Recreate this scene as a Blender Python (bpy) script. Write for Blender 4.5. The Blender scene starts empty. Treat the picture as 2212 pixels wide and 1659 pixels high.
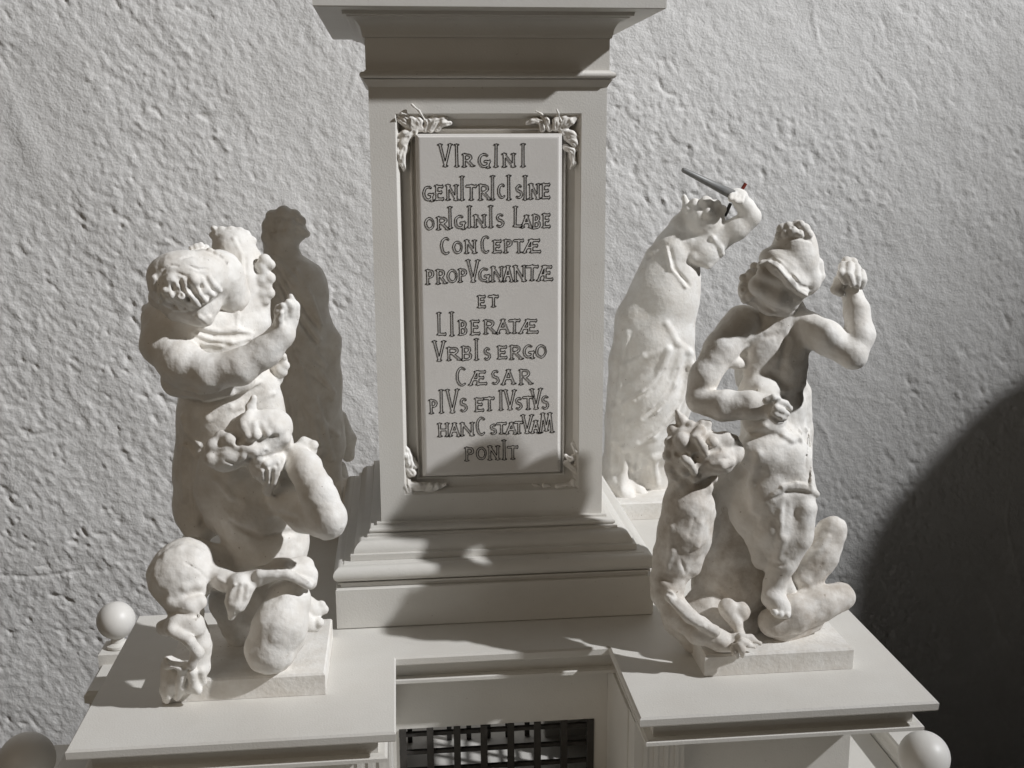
import bpy, math, random
import numpy as np
from mathutils import Matrix, Vector

# ------------------------------------------------------------------ camera
scene = bpy.context.scene
CAM_P = np.array([-.0988, -1.3212, .5173])
YAW, PITCH, ROLL = (math.radians(a) for a in (5.807, -12.1336, -.2637))
FOC = 2403.48                      # focal length in units of 1/2212 of the picture width
def _axes():
    cy, sy, cp, sp = math.cos(YAW), math.sin(YAW), math.cos(PITCH), math.sin(PITCH)
    f = np.array([sy*cp, cy*cp, sp]); r = np.array([cy, -sy, 0.]); u = np.cross(r, f)
    c, s = math.cos(ROLL), math.sin(ROLL)
    return c*r+s*u, -s*r+c*u, f
RT, UP, FW = _axes()
cam_data = bpy.data.cameras.new('camera'); cam = bpy.data.objects.new('camera', cam_data)
scene.collection.objects.link(cam); scene.camera = cam
cam.matrix_world = Matrix(((RT[0], UP[0], -FW[0], CAM_P[0]), (RT[1], UP[1], -FW[1], CAM_P[1]),
                           (RT[2], UP[2], -FW[2], CAM_P[2]), (0, 0, 0, 1)))
cam_data.sensor_fit = 'HORIZONTAL'; cam_data.sensor_width = 36; cam_data.lens = FOC/2212*36
cam_data.clip_start = .01; cam_data.clip_end = 100
scene.view_settings.view_transform = 'Standard'; scene.view_settings.look = 'None'
scene.view_settings.exposure = 0; scene.view_settings.gamma = 1

# ------------------------------------------------------------------ light
world = bpy.data.worlds.new('World'); scene.world = world; world.use_nodes = True
bg = world.node_tree.nodes['Background']
bg.inputs['Color'].default_value = (1.0, .84, .68, 1); bg.inputs['Strength'].default_value = .004
LAMP = np.array([5.25, -2.35, 4.50])
ld = bpy.data.lights.new('spot_lamp', 'SPOT'); ld.energy = 2560; ld.color = (.985, 1.0, 1.03)
ld.shadow_soft_size = .085; ld.spot_size = math.radians(44); ld.spot_blend = 1.0
lo = bpy.data.objects.new('spot_lamp', ld); scene.collection.objects.link(lo)
lo.location = LAMP
lo.rotation_euler = (Vector((-1.15, .8, .80))-Vector(LAMP)).to_track_quat('-Z', 'Y').to_euler()

# an added weak, broad fill light on the viewer's side, lifting the shadows
fd = bpy.data.lights.new('fill_light', 'AREA'); fd.energy = 3.6; fd.color = (1.0, .84, .66); fd.shape = 'DISK'; fd.size = 1.3
fo = bpy.data.objects.new('fill_light', fd); scene.collection.objects.link(fo); fo.location = (-1.2, -1.5, .9)
fo.rotation_euler = (Vector((0, 0, .25))-Vector(fo.location)).to_track_quat('-Z', 'Y').to_euler()

# ------------------------------------------------------------------ helpers
def ray(x, y): return FW+RT*(x-1106)/FOC+UP*(829.5-y)/FOC
def onz(x, y, z=0.): d = ray(x, y); return CAM_P+d*(z-CAM_P[2])/d[2]
def ony(x, y, Y): d = ray(x, y); return CAM_P+d*(Y-CAM_P[1])/d[1]
def diag(x, y):                     # point of the view ray on the left front mitre plane x = y -> (half width, z)
    d = ray(x, y); t = (CAM_P[1]-CAM_P[0])/(d[0]-d[1]); q = CAM_P+d*t; return -q[0], q[2]

def nodes_of(name):
    m = bpy.data.materials.new(name); m.use_nodes = True
    nt = m.node_tree; b = nt.nodes['Principled BSDF']; return m, nt, b
def plaster(name, col, dirt, rough=.75, scale=40, amt=.35, bump=.15, bscale=600, bdist=.0006, spec=.3, speck=0.):
    m, nt, b = nodes_of(name); N = nt.nodes.new; L = nt.links.new
    tc = N('ShaderNodeTexCoord')
    n1 = N('ShaderNodeTexNoise'); n1.inputs['Scale'].default_value = scale; n1.inputs['Detail'].default_value = 8
    n1.inputs['Roughness'].default_value = .65
    L(tc.outputs['Object'], n1.inputs['Vector'])
    cr = N('ShaderNodeValToRGB'); cr.color_ramp.elements[0].position = .35; cr.color_ramp.elements[1].position = .72
    cr.color_ramp.elements[0].color = (0, 0, 0, 1); cr.color_ramp.elements[1].color = (amt, amt, amt, 1)
    L(n1.outputs['Fac'], cr.inputs['Fac'])
    mx = N('ShaderNodeMixRGB'); mx.inputs['Color1'].default_value = (*col, 1); mx.inputs['Color2'].default_value = (*dirt, 1)
    L(cr.outputs['Color'], mx.inputs['Fac'])
    last = mx
    if speck:
        n3 = N('ShaderNodeTexNoise'); n3.inputs['Scale'].default_value = 260; n3.inputs['Detail'].default_value = 2
        L(tc.outputs['Object'], n3.inputs['Vector'])
        c3 = N('ShaderNodeValToRGB'); c3.color_ramp.elements[0].position = .72; c3.color_ramp.elements[1].position = .78
        c3.color_ramp.elements[1].color = (speck, speck, speck, 1)
        L(n3.outputs['Fac'], c3.inputs['Fac'])
        m3 = N('ShaderNodeMixRGB'); m3.inputs['Color2'].default_value = (.23, .17, .11, 1)
        L(c3.outputs['Color'], m3.inputs['Fac']); L(mx.outputs['Color'], m3.inputs['Color1']); last = m3
    L(last.outputs['Color'], b.inputs['Base Color'])
    b.inputs['Roughness'].default_value = rough
    b.inputs['Specular IOR Level'].default_value = spec
    n2 = N('ShaderNodeTexNoise'); n2.inputs['Scale'].default_value = bscale; n2.inputs['Detail'].default_value = 5
    L(tc.outputs['Object'], n2.inputs['Vector'])
    bp = N('ShaderNodeBump'); bp.inputs['Strength'].default_value = bump; bp.inputs['Distance'].default_value = bdist
    L(n2.outputs['Fac'], bp.inputs['Height']); L(bp.outputs['Normal'], b.inputs['Normal'])
    return m
M_STAT = plaster('plaster_cast', (.86, .84, .80), (.56, .50, .42), .62, 38, .55, .6, 240, .0010, .3, .6)
M_STAIN = plaster('stained_plaster_cast', (.82, .79, .74), (.38, .31, .235), .62, 45, .75, .5, 280, .0009, .3, .8)
M_PAINT = plaster('painted_wood', (.70, .68, .635), (.60, .565, .51), .5, 14, .45, .5, 520, .0005, .4, .25)
M_TABLET = plaster('tablet_paint', (.71, .685, .65), (.60, .565, .52), .55, 18, .4, .4, 420, .0003, .3, .15)
M_WALL = plaster('wall_plaster', (.80, .785, .76), (.68, .66, .63), .85, 7, .5, .8, 210, .0018, .2, .0)
M_BALL = plaster('turned_ball_paint', (.74, .72, .68), (.70, .67, .62), .45, 20, .2, .1, 300, .0003, .5)
M_INK = plaster('ink', (.018, .017, .02), (.06, .055, .05), .6, 300, .6, 0)
M_IRON = plaster('dark_grille_paint', (.045, .042, .038), (.09, .08, .07), .6, 60, .5, .5, 400, .0005)
M_ROD = plaster('grey_metal_rod', (.16, .16, .155), (.26, .25, .23), .45, 90, .5, .2, 400, .0003, .5)
M_RED = plaster('red_stick', (.22, .035, .02), (.1, .02, .015), .5, 90, .5, 0)
M_CARD = plaster('dark_exhibit_paint', (.10, .095, .09), (.07, .065, .06), .8, 9, .4, .2, 200, .001)

def smooth(me, ang=35):
    me.polygons.foreach_set('use_smooth', [True]*len(me.polygons))
    try: me.set_sharp_from_angle(angle=math.radians(ang))
    except Exception: pass
def obj(name, verts, faces, mat, parent=None, ang=30, origin=None):
    v = np.asarray(verts, float)
    off = np.zeros(3) if origin is None else np.asarray(origin, float)
    me = bpy.data.meshes.new(name)
    me.from_pydata((v-off).tolist(), [], [list(map(int, f)) for f in faces]); me.materials.append(mat)
    me.validate(); me.update()
    if ang: smooth(me, ang)
    o = bpy.data.objects.new(name, me); scene.collection.objects.link(o)
    if parent: o.parent = parent
    if origin is not None: o.location = off-(world_loc(parent) if parent else 0)
    elif parent: o.location = -world_loc(parent)
    return o
def world_loc(o):
    p = np.zeros(3)
    while o: p = p+np.array(o.location); o = o.parent
    return p
def empty(name, loc):
    o = bpy.data.objects.new(name, None); scene.collection.objects.link(o); o.location = loc
    o.empty_display_size = .03; return o
def tag(o, label=None, cat=None, group=None, kind=None):
    for k, v in (('label', label), ('category', cat), ('group', group), ('kind', kind)):
        if v: o[k] = v
    return o
class MB:
    def __init__(s): s.v = []; s.f = []
    def add(s, v, f):
        n = len(s.v); s.v += [tuple(q) for q in v]; s.f += [tuple(i+n for i in q) for q in f]; return s
    def box(s, x0, x1, y0, y1, z0, z1, bev=0.):
        if bev <= 0:
            v = [(x, y, z) for x in (x0, x1) for y in (y0, y1) for z in (z0, z1)]
            return s.add(v, [(0, 1, 3, 2), (4, 6, 7, 5), (0, 4, 5, 1), (2, 3, 7, 6), (0, 2, 6, 4), (1, 5, 7, 3)])
        return s.poly_prism([(x0, y0), (x1, y0), (x1, y1), (x0, y1)], [(bev, z0), (0, z0+bev), (0, z1-bev), (bev, z1)])
    def poly_prism(s, plan, prof):
        """plan: ccw polygon; prof: list of (inset, z) from bottom to top, closed with caps"""
        n = len(plan); P = np.array(plan, float); V = []
        nx = np.roll(P, -1, 0)-P; nx /= np.linalg.norm(nx, axis=1)[:, None]
        inn = np.stack([-nx[:, 1], nx[:, 0]], 1); pin = np.roll(inn, 1, 0)
        m = (inn+pin)/(1+(inn*pin).sum(1))[:, None]
        for (d, z) in prof: V += [(*(P[i]+m[i]*d), z) for i in range(n)]
        F = []
        for k in range(len(prof)-1):
            for i in range(n):
                j = (i+1) % n; F.append((k*n+i, k*n+j, (k+1)*n+j, (k+1)*n+i))
        F.append(tuple(range(n))[::-1]); F.append(tuple((len(prof)-1)*n+i for i in range(n)))
        return s.add(V, F)
    def lathe(s, cx, cy, prof, n=32):
        V = []; F = []
        for (r, z) in prof:
            V += [(cx+r*math.cos(2*math.pi*i/n), cy+r*math.sin(2*math.pi*i/n), z) for i in range(n)]
        for k in range(len(prof)-1):
            for i in range(n):
                j = (i+1) % n; F.append((k*n+i, k*n+j, (k+1)*n+j, (k+1)*n+i))
        F.append(tuple(range(n))[::-1]); F.append(tuple((len(prof)-1)*n+i for i in range(n)))
        return s.add(V, F)
    def build(s, name, mat, parent=None, ang=30, origin=None): return obj(name, s.v, s.f, mat, parent, ang, origin)

# ------------------------------------------------------------------ clay sculpting (distance fields -> one mesh)
_rng = np.random.RandomState(7)
def _lattice(shape, step_cells, seed):
    r = np.random.RandomState(seed); n = [int(s/step_cells)+3 for s in shape]
    a = r.rand(*n).astype(np.float32)*2-1
    for ax in range(3):
        pos = np.arange(shape[ax])/step_cells; i = pos.astype(int); t = (pos-i).astype(np.float32); t = t*t*(3-2*t)
        sh = [1, 1, 1]; sh[ax] = -1; t = t.reshape(sh)
        a = np.take(a, i, ax)*(1-t)+np.take(a, i+1, ax)*t
    return a
class Clay:
    """adds and carves rounded cones and ellipsoids given by a picture direction (u, v), the world
    depth y and radii in the same units; the resulting solid is real 3D geometry in metres"""
    def __init__(s, vox=.00125): s.ops = []; s.vox = vox; s.lo = np.full(3, 9.); s.hi = np.full(3, -9.)
    def P(s, u, v, y): return ony(u, v, y)
    def R(s, y, r): return r*((y-CAM_P[1])/FW[1]*.99)/FOC if False else r*((y-CAM_P[1])*1.01)/FOC
    def _ext(s, p, r): s.lo = np.minimum(s.lo, p-r); s.hi = np.maximum(s.hi, p+r)
    def cone(s, a, b, k=10, cut=False):
        """a, b = (u, v, y, r)"""
        A = s.P(*a[:3]); B = s.P(*b[:3]); ra = s.R(a[2], a[3]); rb = s.R(b[2], b[3])
        if not cut: s._ext(A, ra); s._ext(B, rb)
        s.ops.append(('cone', A, B, ra, rb, s.R(a[2], k), cut)); return s
    def chain(s, pts, k=10, cut=False):
        for a, b in zip(pts[:-1], pts[1:]): s.cone(a, b, k, cut)
        return s
    def ell(s, u, v, y, r, rot=0, k=10, cut=False, tilt=0):
        """r = (across, depth, up) ; rot turns it in the picture plane, counter-clockwise"""
        C = s.P(u, v, y); rr = np.array([s.R(y, q) for q in r])
        if not cut: s._ext(C, max(rr))
        s.ops.append(('ell', C, rr, math.radians(rot), math.radians(tilt), s.R(y, k), cut)); return s
    def ball(s, u, v, y, r, k=10, cut=False): return s.ell(u, v, y, (r, r, r), 0, k, cut)
    def ridge(s, pts, r, lift=.3, k=5): s.ops.append(('ridge', pts, r, lift, k, False)); return s
    def groove(s, pts, r, lift=.3, k=4): s.ops.append(('ridge', pts, r, lift, k, True)); return s
    def lump(s, u, v, r, lift=.35, k=4): return s.ridge([(u, v)], r, lift, k)
    def dent(s, u, v, r, lift=.4, k=3): return s.groove([(u, v)], r, lift, k)
    def rough(s, amp, cell, seed=1, mask=None): s.ops.append(('rough', amp, cell, seed, mask)); return s
    def flatcut(s, axis, val, keep_above): s.ops.append(('flat', axis, val, keep_above)); return s
    def mesh(s, name, mat, parent, origin=None, ang=None):
        vx = s.vox; lo = s.lo-.012; n = np.ceil((s.hi-lo+.012)/vx).astype(int)
        ax = [(lo[i]+np.arange(n[i])*vx).astype(np.float32) for i in range(3)]
        D = np.full(tuple(n), .05, np.float32)
        def sub(p0, p1, pad):
            a = np.clip(((np.minimum(p0, p1)-pad-lo)/vx).astype(int), 0, n-1)
            b = np.clip(((np.maximum(p0, p1)+pad-lo)/vx).astype(int)+2, 1, n)
            return tuple(slice(a[i], b[i]) for i in range(3))
        def comb(sl, d, k, cut):
            e = D[sl]
            if cut: d = -d; h = np.clip(k-np.abs(e-d), 0, None)/k; D[sl] = np.maximum(e, d)+h*h*k*.25
            else: h = np.clip(k-np.abs(e-d), 0, None)/k; D[sl] = np.minimum(e, d)-h*h*k*.25
        def do_cone(A, B, ra, rb, k, cut):
            pad = max(ra, rb)+max(k, .006)+.004
            sl = sub(A, B, pad)
            X = ax[0][sl[0]][:, None, None]-A[0]; Y = ax[1][sl[1]][None, :, None]-A[1]; Z = ax[2][sl[2]][None, None, :]-A[2]
            ba = B-A; L2 = float(ba@ba)+1e-12
            t = np.clip((X*ba[0]+Y*ba[1]+Z*ba[2])/L2, 0, 1)
            d = np.sqrt((X-t*ba[0])**2+(Y-t*ba[1])**2+(Z-t*ba[2])**2)-(ra+(rb-ra)*t)
            comb(sl, d.astype(np.float32), k, cut)
        def field(p):
            q = (p-lo)/vx; i = np.floor(q).astype(int)
            if (i < 0).any() or (i >= n-1).any(): return .05
            t = q-i; c = D[i[0]:i[0]+2, i[1]:i[1]+2, i[2]:i[2]+2]
            c = c[0]*(1-t[0])+c[1]*t[0]; c = c[0]*(1-t[1])+c[1]*t[1]; return c[0]*(1-t[2])+c[1]*t[2]
        def hit(u, v):
            d = ray(u, v); d = d/np.linalg.norm(d)
            t = (s.lo[1]-.012-CAM_P[1])/d[1]; best = (9, None)
            for _ in range(900):
                p = CAM_P+d*t; f = field(p)
                if f < .0003: return p
                if f < best[0]: best = (f, p)
                t += min(max(f*.7, .0005), .003)
                if p[1] > s.hi[1]+.02: break
            return best[1]
        for op in s.ops:
            if op[0] == 'cone': do_cone(*op[1:])
            elif op[0] == 'ell':
                _, C, rr, rot, tilt, k, cut = op
                sl = sub(C, C, max(rr)+max(k, .006)+.004)
                X = ax[0][sl[0]][:, None, None]-C[0]; Y = ax[1][sl[1]][None, :, None]-C[1]; Z = ax[2][sl[2]][None, None, :]-C[2]
                c, q = math.cos(rot), math.sin(rot)
                x1 = c*X+q*Z; z1 = -q*X+c*Z
                c, q = math.cos(tilt), math.sin(tilt)
                y2 = c*Y+q*z1; z2 = -q*Y+c*z1
                k0 = np.sqrt((x1/rr[0])**2+(y2/rr[1])**2+(z2/rr[2])**2)
                k1 = np.sqrt((x1/rr[0]**2)**2+(y2/rr[1]**2)**2+(z2/rr[2]**2)**2)+1e-6
                comb(sl, (k0*(k0-1)/k1).astype(np.float32), k, cut)
            elif op[0] == 'ridge':
                _, pts, r, lift, k, cut = op
                pts3 = []
                for i, q in enumerate(pts):
                    p = hit(q[0], q[1])
                    if p is None: continue
                    rp = q[2] if len(q) > 2 else r
                    rw = s.R(p[1], rp); d = p-CAM_P; d /= np.linalg.norm(d)
                    pts3.append((p+d*rw*(1-2*lift)*(1 if not cut else -1)*.9, rw))
                kk = s.R(float(s.lo[1]), k)
                for (a, ra), (b, rb) in zip(pts3[:-1], pts3[1:]):
                    if np.linalg.norm(a-b) < .08: do_cone(a, b, ra, rb, kk, cut)
                if len(pts3) == 1: do_cone(pts3[0][0], pts3[0][0]+1e-5, pts3[0][1], pts3[0][1], kk, cut)
            elif op[0] == 'rough':
                _, amp, cell, seed, mask = op
                nz = _lattice(D.shape, cell/vx, seed)*amp
                if mask is not None:
                    (u, v, y, r) = mask; C = s.P(u, v, y); R_ = s.R(y, r)
                    X = ax[0][:, None, None]-C[0]; Y = ax[1][None, :, None]-C[1]; Z = ax[2][None, None, :]-C[2]
                    nz = nz*np.clip(1.6*(1-np.sqrt(X*X+Y*Y+Z*Z)/R_), 0, 1)
                D += nz
            elif op[0] == 'flat':
                _, a_, val, above = op
                sh = [1, 1, 1]; sh[a_] = -1; c = ax[a_].reshape(sh)
                D[...] = np.maximum(D, (val-c) if above else (c-val))
        D[0] = D[-1] = .05; D[:, 0] = D[:, -1] = .05; D[:, :, 0] = D[:, :, -1] = .05
        V, Q = surface_nets(D, lo, vx)
        me = bpy.data.meshes.new(name)
        me.vertices.add(len(V)); me.loops.add(len(Q)*4); me.polygons.add(len(Q))
        off = np.zeros(3) if parent is None else world_loc(parent)
        me.vertices.foreach_set('co', (V-off).astype(np.float32).ravel())
        me.loops.foreach_set('vertex_index', Q.astype(np.int32).ravel())
        me.polygons.foreach_set('loop_start', np.arange(0, len(Q)*4, 4, dtype=np.int32))
        try: me.polygons.foreach_set('loop_total', np.full(len(Q), 4, np.int32))
        except Exception: pass
        me.polygons.foreach_set('use_smooth', [True]*len(Q))
        me.materials.append(mat); me.update(calc_edges=True); me.validate()
        o = bpy.data.objects.new(name, me); scene.collection.objects.link(o)
        if parent: o.parent = parent
        return o
def surface_nets(D, lo, vx):
    S = D < 0
    m = np.zeros(tuple(np.array(D.shape)-1), np.int8)
    cor = [(i, j, k) for i in (0, 1) for j in (0, 1) for k in (0, 1)]
    X, Y, Z = D.shape
    for (i, j, k) in cor: m += S[i:X-1+i, j:Y-1+j, k:Z-1+k]
    I = np.argwhere((m > 0) & (m < 8)); idx = -np.ones(m.shape, np.int32); idx[tuple(I.T)] = np.arange(len(I))
    acc = np.zeros((len(I), 3), np.float64); cnt = np.zeros(len(I))
    val = {c: D[I[:, 0]+c[0], I[:, 1]+c[1], I[:, 2]+c[2]].astype(np.float64) for c in cor}
    for c in cor:
        for a in range(3):
            if c[a] == 0:
                d = list(c); d[a] = 1; d = tuple(d); va, vb = val[c], val[d]
                x = (va < 0) != (vb < 0); t = np.where(x, va/np.where(x, va-vb, 1), 0)
                p = np.tile(np.array(c, float), (len(I), 1)); p[:, a] = t
                acc += p*x[:, None]; cnt += x
    V = lo+(I+acc/cnt[:, None])*vx
    Q = []
    for a in range(3):
        b, c = (a+1) % 3, (a+2) % 3
        sl0 = [slice(None)]*3; sl1 = [slice(None)]*3; sl0[a] = slice(0, -1); sl1[a] = slice(1, None)
        A, B = S[tuple(sl0)], S[tuple(sl1)]
        E = np.argwhere(A != B); E = E[(E[:, b] > 0) & (E[:, c] > 0) & (E[:, b] < D.shape[b]-1) & (E[:, c] < D.shape[c]-1)]
        def at(db, dc):
            e = E.copy(); e[:, b] -= db; e[:, c] -= dc; return idx[tuple(e.T)]
        q = np.stack([at(1, 1), at(0, 1), at(0, 0), at(1, 0)], 1)
        fl = B[tuple(E.T)]; q[fl] = q[fl][:, ::-1]; Q.append(q)
    Q = np.concatenate(Q)
    # light relaxation evens out the grid steps
    for _ in range(1):
        s_ = np.zeros_like(V); c_ = np.zeros(len(V))
        for i in range(4):
            np.add.at(s_, Q[:, i], V[Q[:, (i+1) % 4]]+V[Q[:, (i+3) % 4]]) if False else None
        for k in range(3):
            s_[:, k] = sum(np.bincount(Q[:, i], V[Q[:, (i+1) % 4], k]+V[Q[:, (i+3) % 4], k], len(V)) for i in range(4))
        c_ = 2*sum(np.bincount(Q[:, i], minlength=len(V)) for i in range(4))
        V = V*.55+.45*s_/np.maximum(c_, 1)[:, None]
    return V, Q
# ------------------------------------------------------------------ the wall behind
def value2(nx, nz, sx, sz, seed):
    r = np.random.RandomState(seed); a = r.rand(int(sx.max())+3, int(sz.max())+3)*2-1
    i = sx.astype(int); t = sx-i; t = t*t*(3-2*t); j = sz.astype(int); w = sz-j; w = w*w*(3-2*w)
    a = a[i]*(1-t)[:, None]+a[i+1]*t[:, None]
    return a[:, j]*(1-w)+a[:, j+1]*w
WALL_Y = 1.0
gx = np.concatenate([np.linspace(-5, -1.35, 8), np.arange(-1.3, 1.60, .0031), np.linspace(1.7, 5, 8)])
gz = np.concatenate([np.linspace(-1.6, -1.15, 4), np.arange(-1.05, .95, .0031), np.linspace(1.05, 3.5, 6)])
def lat(sx, sz, seed, shear=0.):              # lattice noise sampled at sheared positions
    r = np.random.RandomState(seed); A_ = r.rand(700, 700)*2-1
    X_, Z_ = np.meshgrid(gx+6., gz+3., indexing='ij'); X_ = X_+shear*Z_
    X_ = X_/sx; Z_ = Z_/sz; i = X_.astype(int); j = Z_.astype(int); t = X_-i; w = Z_-j; t = t*t*(3-2*t); w = w*w*(3-2*w)
    i %= 699; j %= 699
    return (A_[i, j]*(1-t)+A_[i+1, j]*t)*(1-w)+(A_[i, j+1]*(1-t)+A_[i+1, j+1]*t)*w
mk = lat(.26, .32, 11)+.5*lat(.11, .13, 18); left = np.clip((.55-gx)/1.3, 0, 1)[:, None]      # rough patches, more of them on the left
patch = np.clip(.25+mk*.9+.35*left, .12, 1)
h = .0030*lat(.36, .40, 3)+.0016*lat(.13, .16, 4, .3)+.0008*lat(.055, .075, 5, .4)+.0005*lat(.028, .040, 15, .5)
h += patch*(.0008*lat(.0140, .0180, 6, .5)+.0008*lat(.0080, .0095, 8, .4))+.00045*lat(.0070, .0085, 9, .3)+.00045*lat(.0110, .0130, 19, -.2)
pit = lat(.0095, .0135, 12, .5)+.55*lat(.034, .046, 13, .5)
h -= np.clip(pit-.55, 0, 1)*.0046*patch
h += np.clip(-pit-.75, 0, 1)*.004*patch
rid = 1-np.abs(lat(.12, .22, 14, .3)); h += np.clip(rid-.93, 0, 1)*.020*np.clip(.4-mk, 0, 1)
for (zc, x0, x1, dp) in ((-.37, -1.4, -.78, .0022), (-.06, -1.4, -.82, .0016)):      # trowel seams low on the left
    prof = np.exp(-((gz[None, :]-zc-.006*np.sin(gx[:, None]*23))/.0035)**2)*((gx > x0) & (gx < x1))[:, None]
    h -= prof*dp
XX, ZZ = np.meshgrid(gx, gz, indexing='ij')
V = np.stack([XX, WALL_Y-h, ZZ], -1).reshape(-1, 3)
nz_ = len(gz); ii, jj = np.meshgrid(np.arange(len(gx)-1), np.arange(nz_-1), indexing='ij'); q0 = (ii*nz_+jj).ravel()
Q = np.stack([q0, q0+nz_, q0+nz_+1, q0+1], 1)
me = bpy.data.meshes.new('wall'); me.vertices.add(len(V)); me.loops.add(len(Q)*4); me.polygons.add(len(Q))
me.vertices.foreach_set('co', V.astype(np.float32).ravel()); me.loops.foreach_set('vertex_index', Q.astype(np.int32).ravel())
me.polygons.foreach_set('loop_start', np.arange(0, len(Q)*4, 4, dtype=np.int32)); me.polygons.foreach_set('use_smooth', [True]*len(Q))
me.materials.append(M_WALL); me.update(calc_edges=True); me.validate()
wall = bpy.data.objects.new('wall', me); scene.collection.objects.link(wall)
tag(wall, 'rough white plastered wall rising behind the plaster monument', None, None, 'structure')
fl = MB().box(-6, 6, -6, .97, -1.56, -1.5).build('floor', M_CARD, None, None); tag(fl, 'plain grey floor of the exhibition room', None, None, 'structure')

# ------------------------------------------------------------------ the monument: architecture
mon = empty('monument_model', (0, 0, 0))
tag(mon, 'white painted model of a votive column pedestal with a written tablet and four projecting wings', 'monument model')
def square(h_): return [(-h_, -h_), (h_, -h_), (h_, h_), (-h_, h_)]
def sweep(name, prof, mat=M_PAINT, ang=28):                 # prof: (half width, z) bottom to top
    m = MB(); h0 = prof[0][0]
    return m.poly_prism(square(h0), [(h0-hh, z) for hh, z in prof]).build(name, mat, mon, ang)
def arc(p, q, n=7, bulge=1, quarter=0):
    """quarter-ellipse between profile points; bulge picks which corner it swells towards"""
    out = []
    for i in range(n+1):
        t = i/n*math.pi/2
        if bulge == 1: out.append((p[0]+(q[0]-p[0])*math.sin(t), p[1]+(q[1]-p[1])*(1-math.cos(t))))
        else: out.append((p[0]+(q[0]-p[0])*(1-math.cos(t)), p[1]+(q[1]-p[1])*math.sin(t)))
    return out
def torus(h_, z0, z1, r, n=10):
    return [(h_-r+r*math.sin(math.pi*i/n), z0+(z1-z0)*(1-math.cos(math.pi*i/n))/2) for i in range(n+1)]
DZ = .0465
sweep('base_block', [(.1735, 0.), (.1755, .0015), (.1755, DZ-.001), (.1745, DZ)])
sweep('base_torus', [(.1700, DZ+.0003), (.1700, DZ+.0045)]+[(.1725, DZ+.0047), (.1725, DZ+.0062)]+torus(.1775, .053, .0715, .0110)+[(.166, .0722)])
pA = diag(758, 1212); pB = diag(774, 1205); pC = diag(797, 1163); pD = diag(803, 1147); pE = diag(818, 1134)
sweep('base_moulding', [(.1590, .0725), (.1590, .0790)]+arc((.1555, .0795), (.1410, .0925), 8, 2)+[(.1405, .0930), (.1405, .0955)]+torus(.1385, .0960, .1020, .0030, 6)+[(.1300, .1025), (.1300, .1050)])
# shaft with a sunk panel on its front face
SH0, SH1, A = .1045, diag(797, 188)[1], .125
pTL, pTR, pBL, pBR = ony(852.5, 245, -A), ony(1254.5, 245, -A), ony(874.5, 1066, -A), ony(1251.5, 1060, -A)
px0, px1 = (pTL[0]+pBL[0])/2, (pTR[0]+pBR[0])/2; pz0, pz1 = (pBL[2]+pBR[2])/2, (pTL[2]+pTR[2])/2
print('panel', px0, px1, pz0, pz1)
m = MB()
out = [(-A, -A, SH0), (A, -A, SH0), (A, -A, SH1), (-A, -A, SH1)]
inn = [(px0, -A, pz0), (px1, -A, pz0), (px1, -A, pz1), (px0, -A, pz1)]
m.add(out+inn, [(0, 1, 5, 4), (1, 2, 6, 5), (2, 3, 7, 6), (3, 0, 4, 7)])
bk = [(-A, A, SH0), (A, A, SH0), (A, A, SH1), (-A, A, SH1)]
m.add(out+bk, [(1, 0, 4, 5), (2, 1, 5, 6), (3, 2, 6, 7), (0, 3, 7, 4), (5, 4, 7, 6)])
shaft = m.build('shaft', M_PAINT, mon, 25)
def rect_rings(name, prof, parent, mat, cap=True):
    V = []; F = []
    for (d, y) in prof:
        V += [(px0+d, y, pz0+d), (px1-d, y, pz0+d), (px1-d, y, pz1-d), (px0+d, y, pz1-d)]
    for k in range(len(prof)-1):
        for i in range(4):
            j = (i+1) % 4; F.append((k*4+i, k*4+j, (k+1)*4+j, (k+1)*4+i))
    if cap: k = len(prof)-1; F.append((k*4, k*4+1, k*4+2, k*4+3))
    return obj(name, V, F, mat, parent, 25)
rect_rings('panel_moulding', [(0, -A), (.0008, -A+.0006), (.0045, -A+.008), (.0052, -A+.0105), (.0105, -A+.0118), (.0145, -A+.0118), (.0150, -A+.0095), (.0160, -A+.0090), (.0170, -A+.0098), (.0175, -A+.0130), (.0215, -A+.0130)], mon, M_PAINT, False)
TY = -A-.0025
tab = rect_rings('tablet', [(.0207, -A+.0129), (.0207, -A+.002), (.0214, -A+.0004), (.0232, -A-.0006), (.0240, TY+.0004), (.0252, TY), (.0262, TY)], mon, M_TABLET)
# cornice
nk = [diag(797, 188), diag(791, 181), diag(787, 176)]
rb, rt = diag(779, 170)[1], diag(779, 154)[1]; print('roll', rb, rt, 'cyma', diag(783.5, 75), diag(752, 34), diag(741, 30), diag(741, 17))
sweep('necking', [(.1252, nk[0][1]), (.1275, (nk[0][1]+nk[2][1])/2+.001), (.1300, rb-.0006), (.1300, rb-.0002)])
sweep('roll_moulding', [(.128, rb)]+torus(.1335, rb+.0005, rt, .0040, 8)+[(.1285, rt+.0004), (.1275, rt+.0018)])
fz = diag(784, 76)[1]; cz = diag(752, 36)[1]; ez = diag(741, 30)[1]
sweep('frieze', [(.1270, rt+.0019), (.1270, fz-.0022), (.1275, fz-.0020)])
sweep('cornice_moulding', [(.1290, fz-.0018), (.1295, fz+.001)]+arc((.1300, fz+.0012), (.1430, cz), 8, 2)+[(.1440, cz+.0004), (.1445, ez-.0006), (.1480, ez), (.1490, ez+.006), (.1480, .6493)])
ab = sweep('abacus', [(.1735, .6495), (.1750, .6505), (.1750, .6680), (.1735, .6690)])
sweep('attic_block', [(.1500, .6692), (.1500, .7600), (.1490, .7610)])
colm = MB().lathe(0, 0, [(.120, .7612), (.122, .765), (.122, .785), (.115, .79), (.105, .80), (.098, .82), (.094, 1.4)], 48).build('column', M_PAINT, mon)

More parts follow.
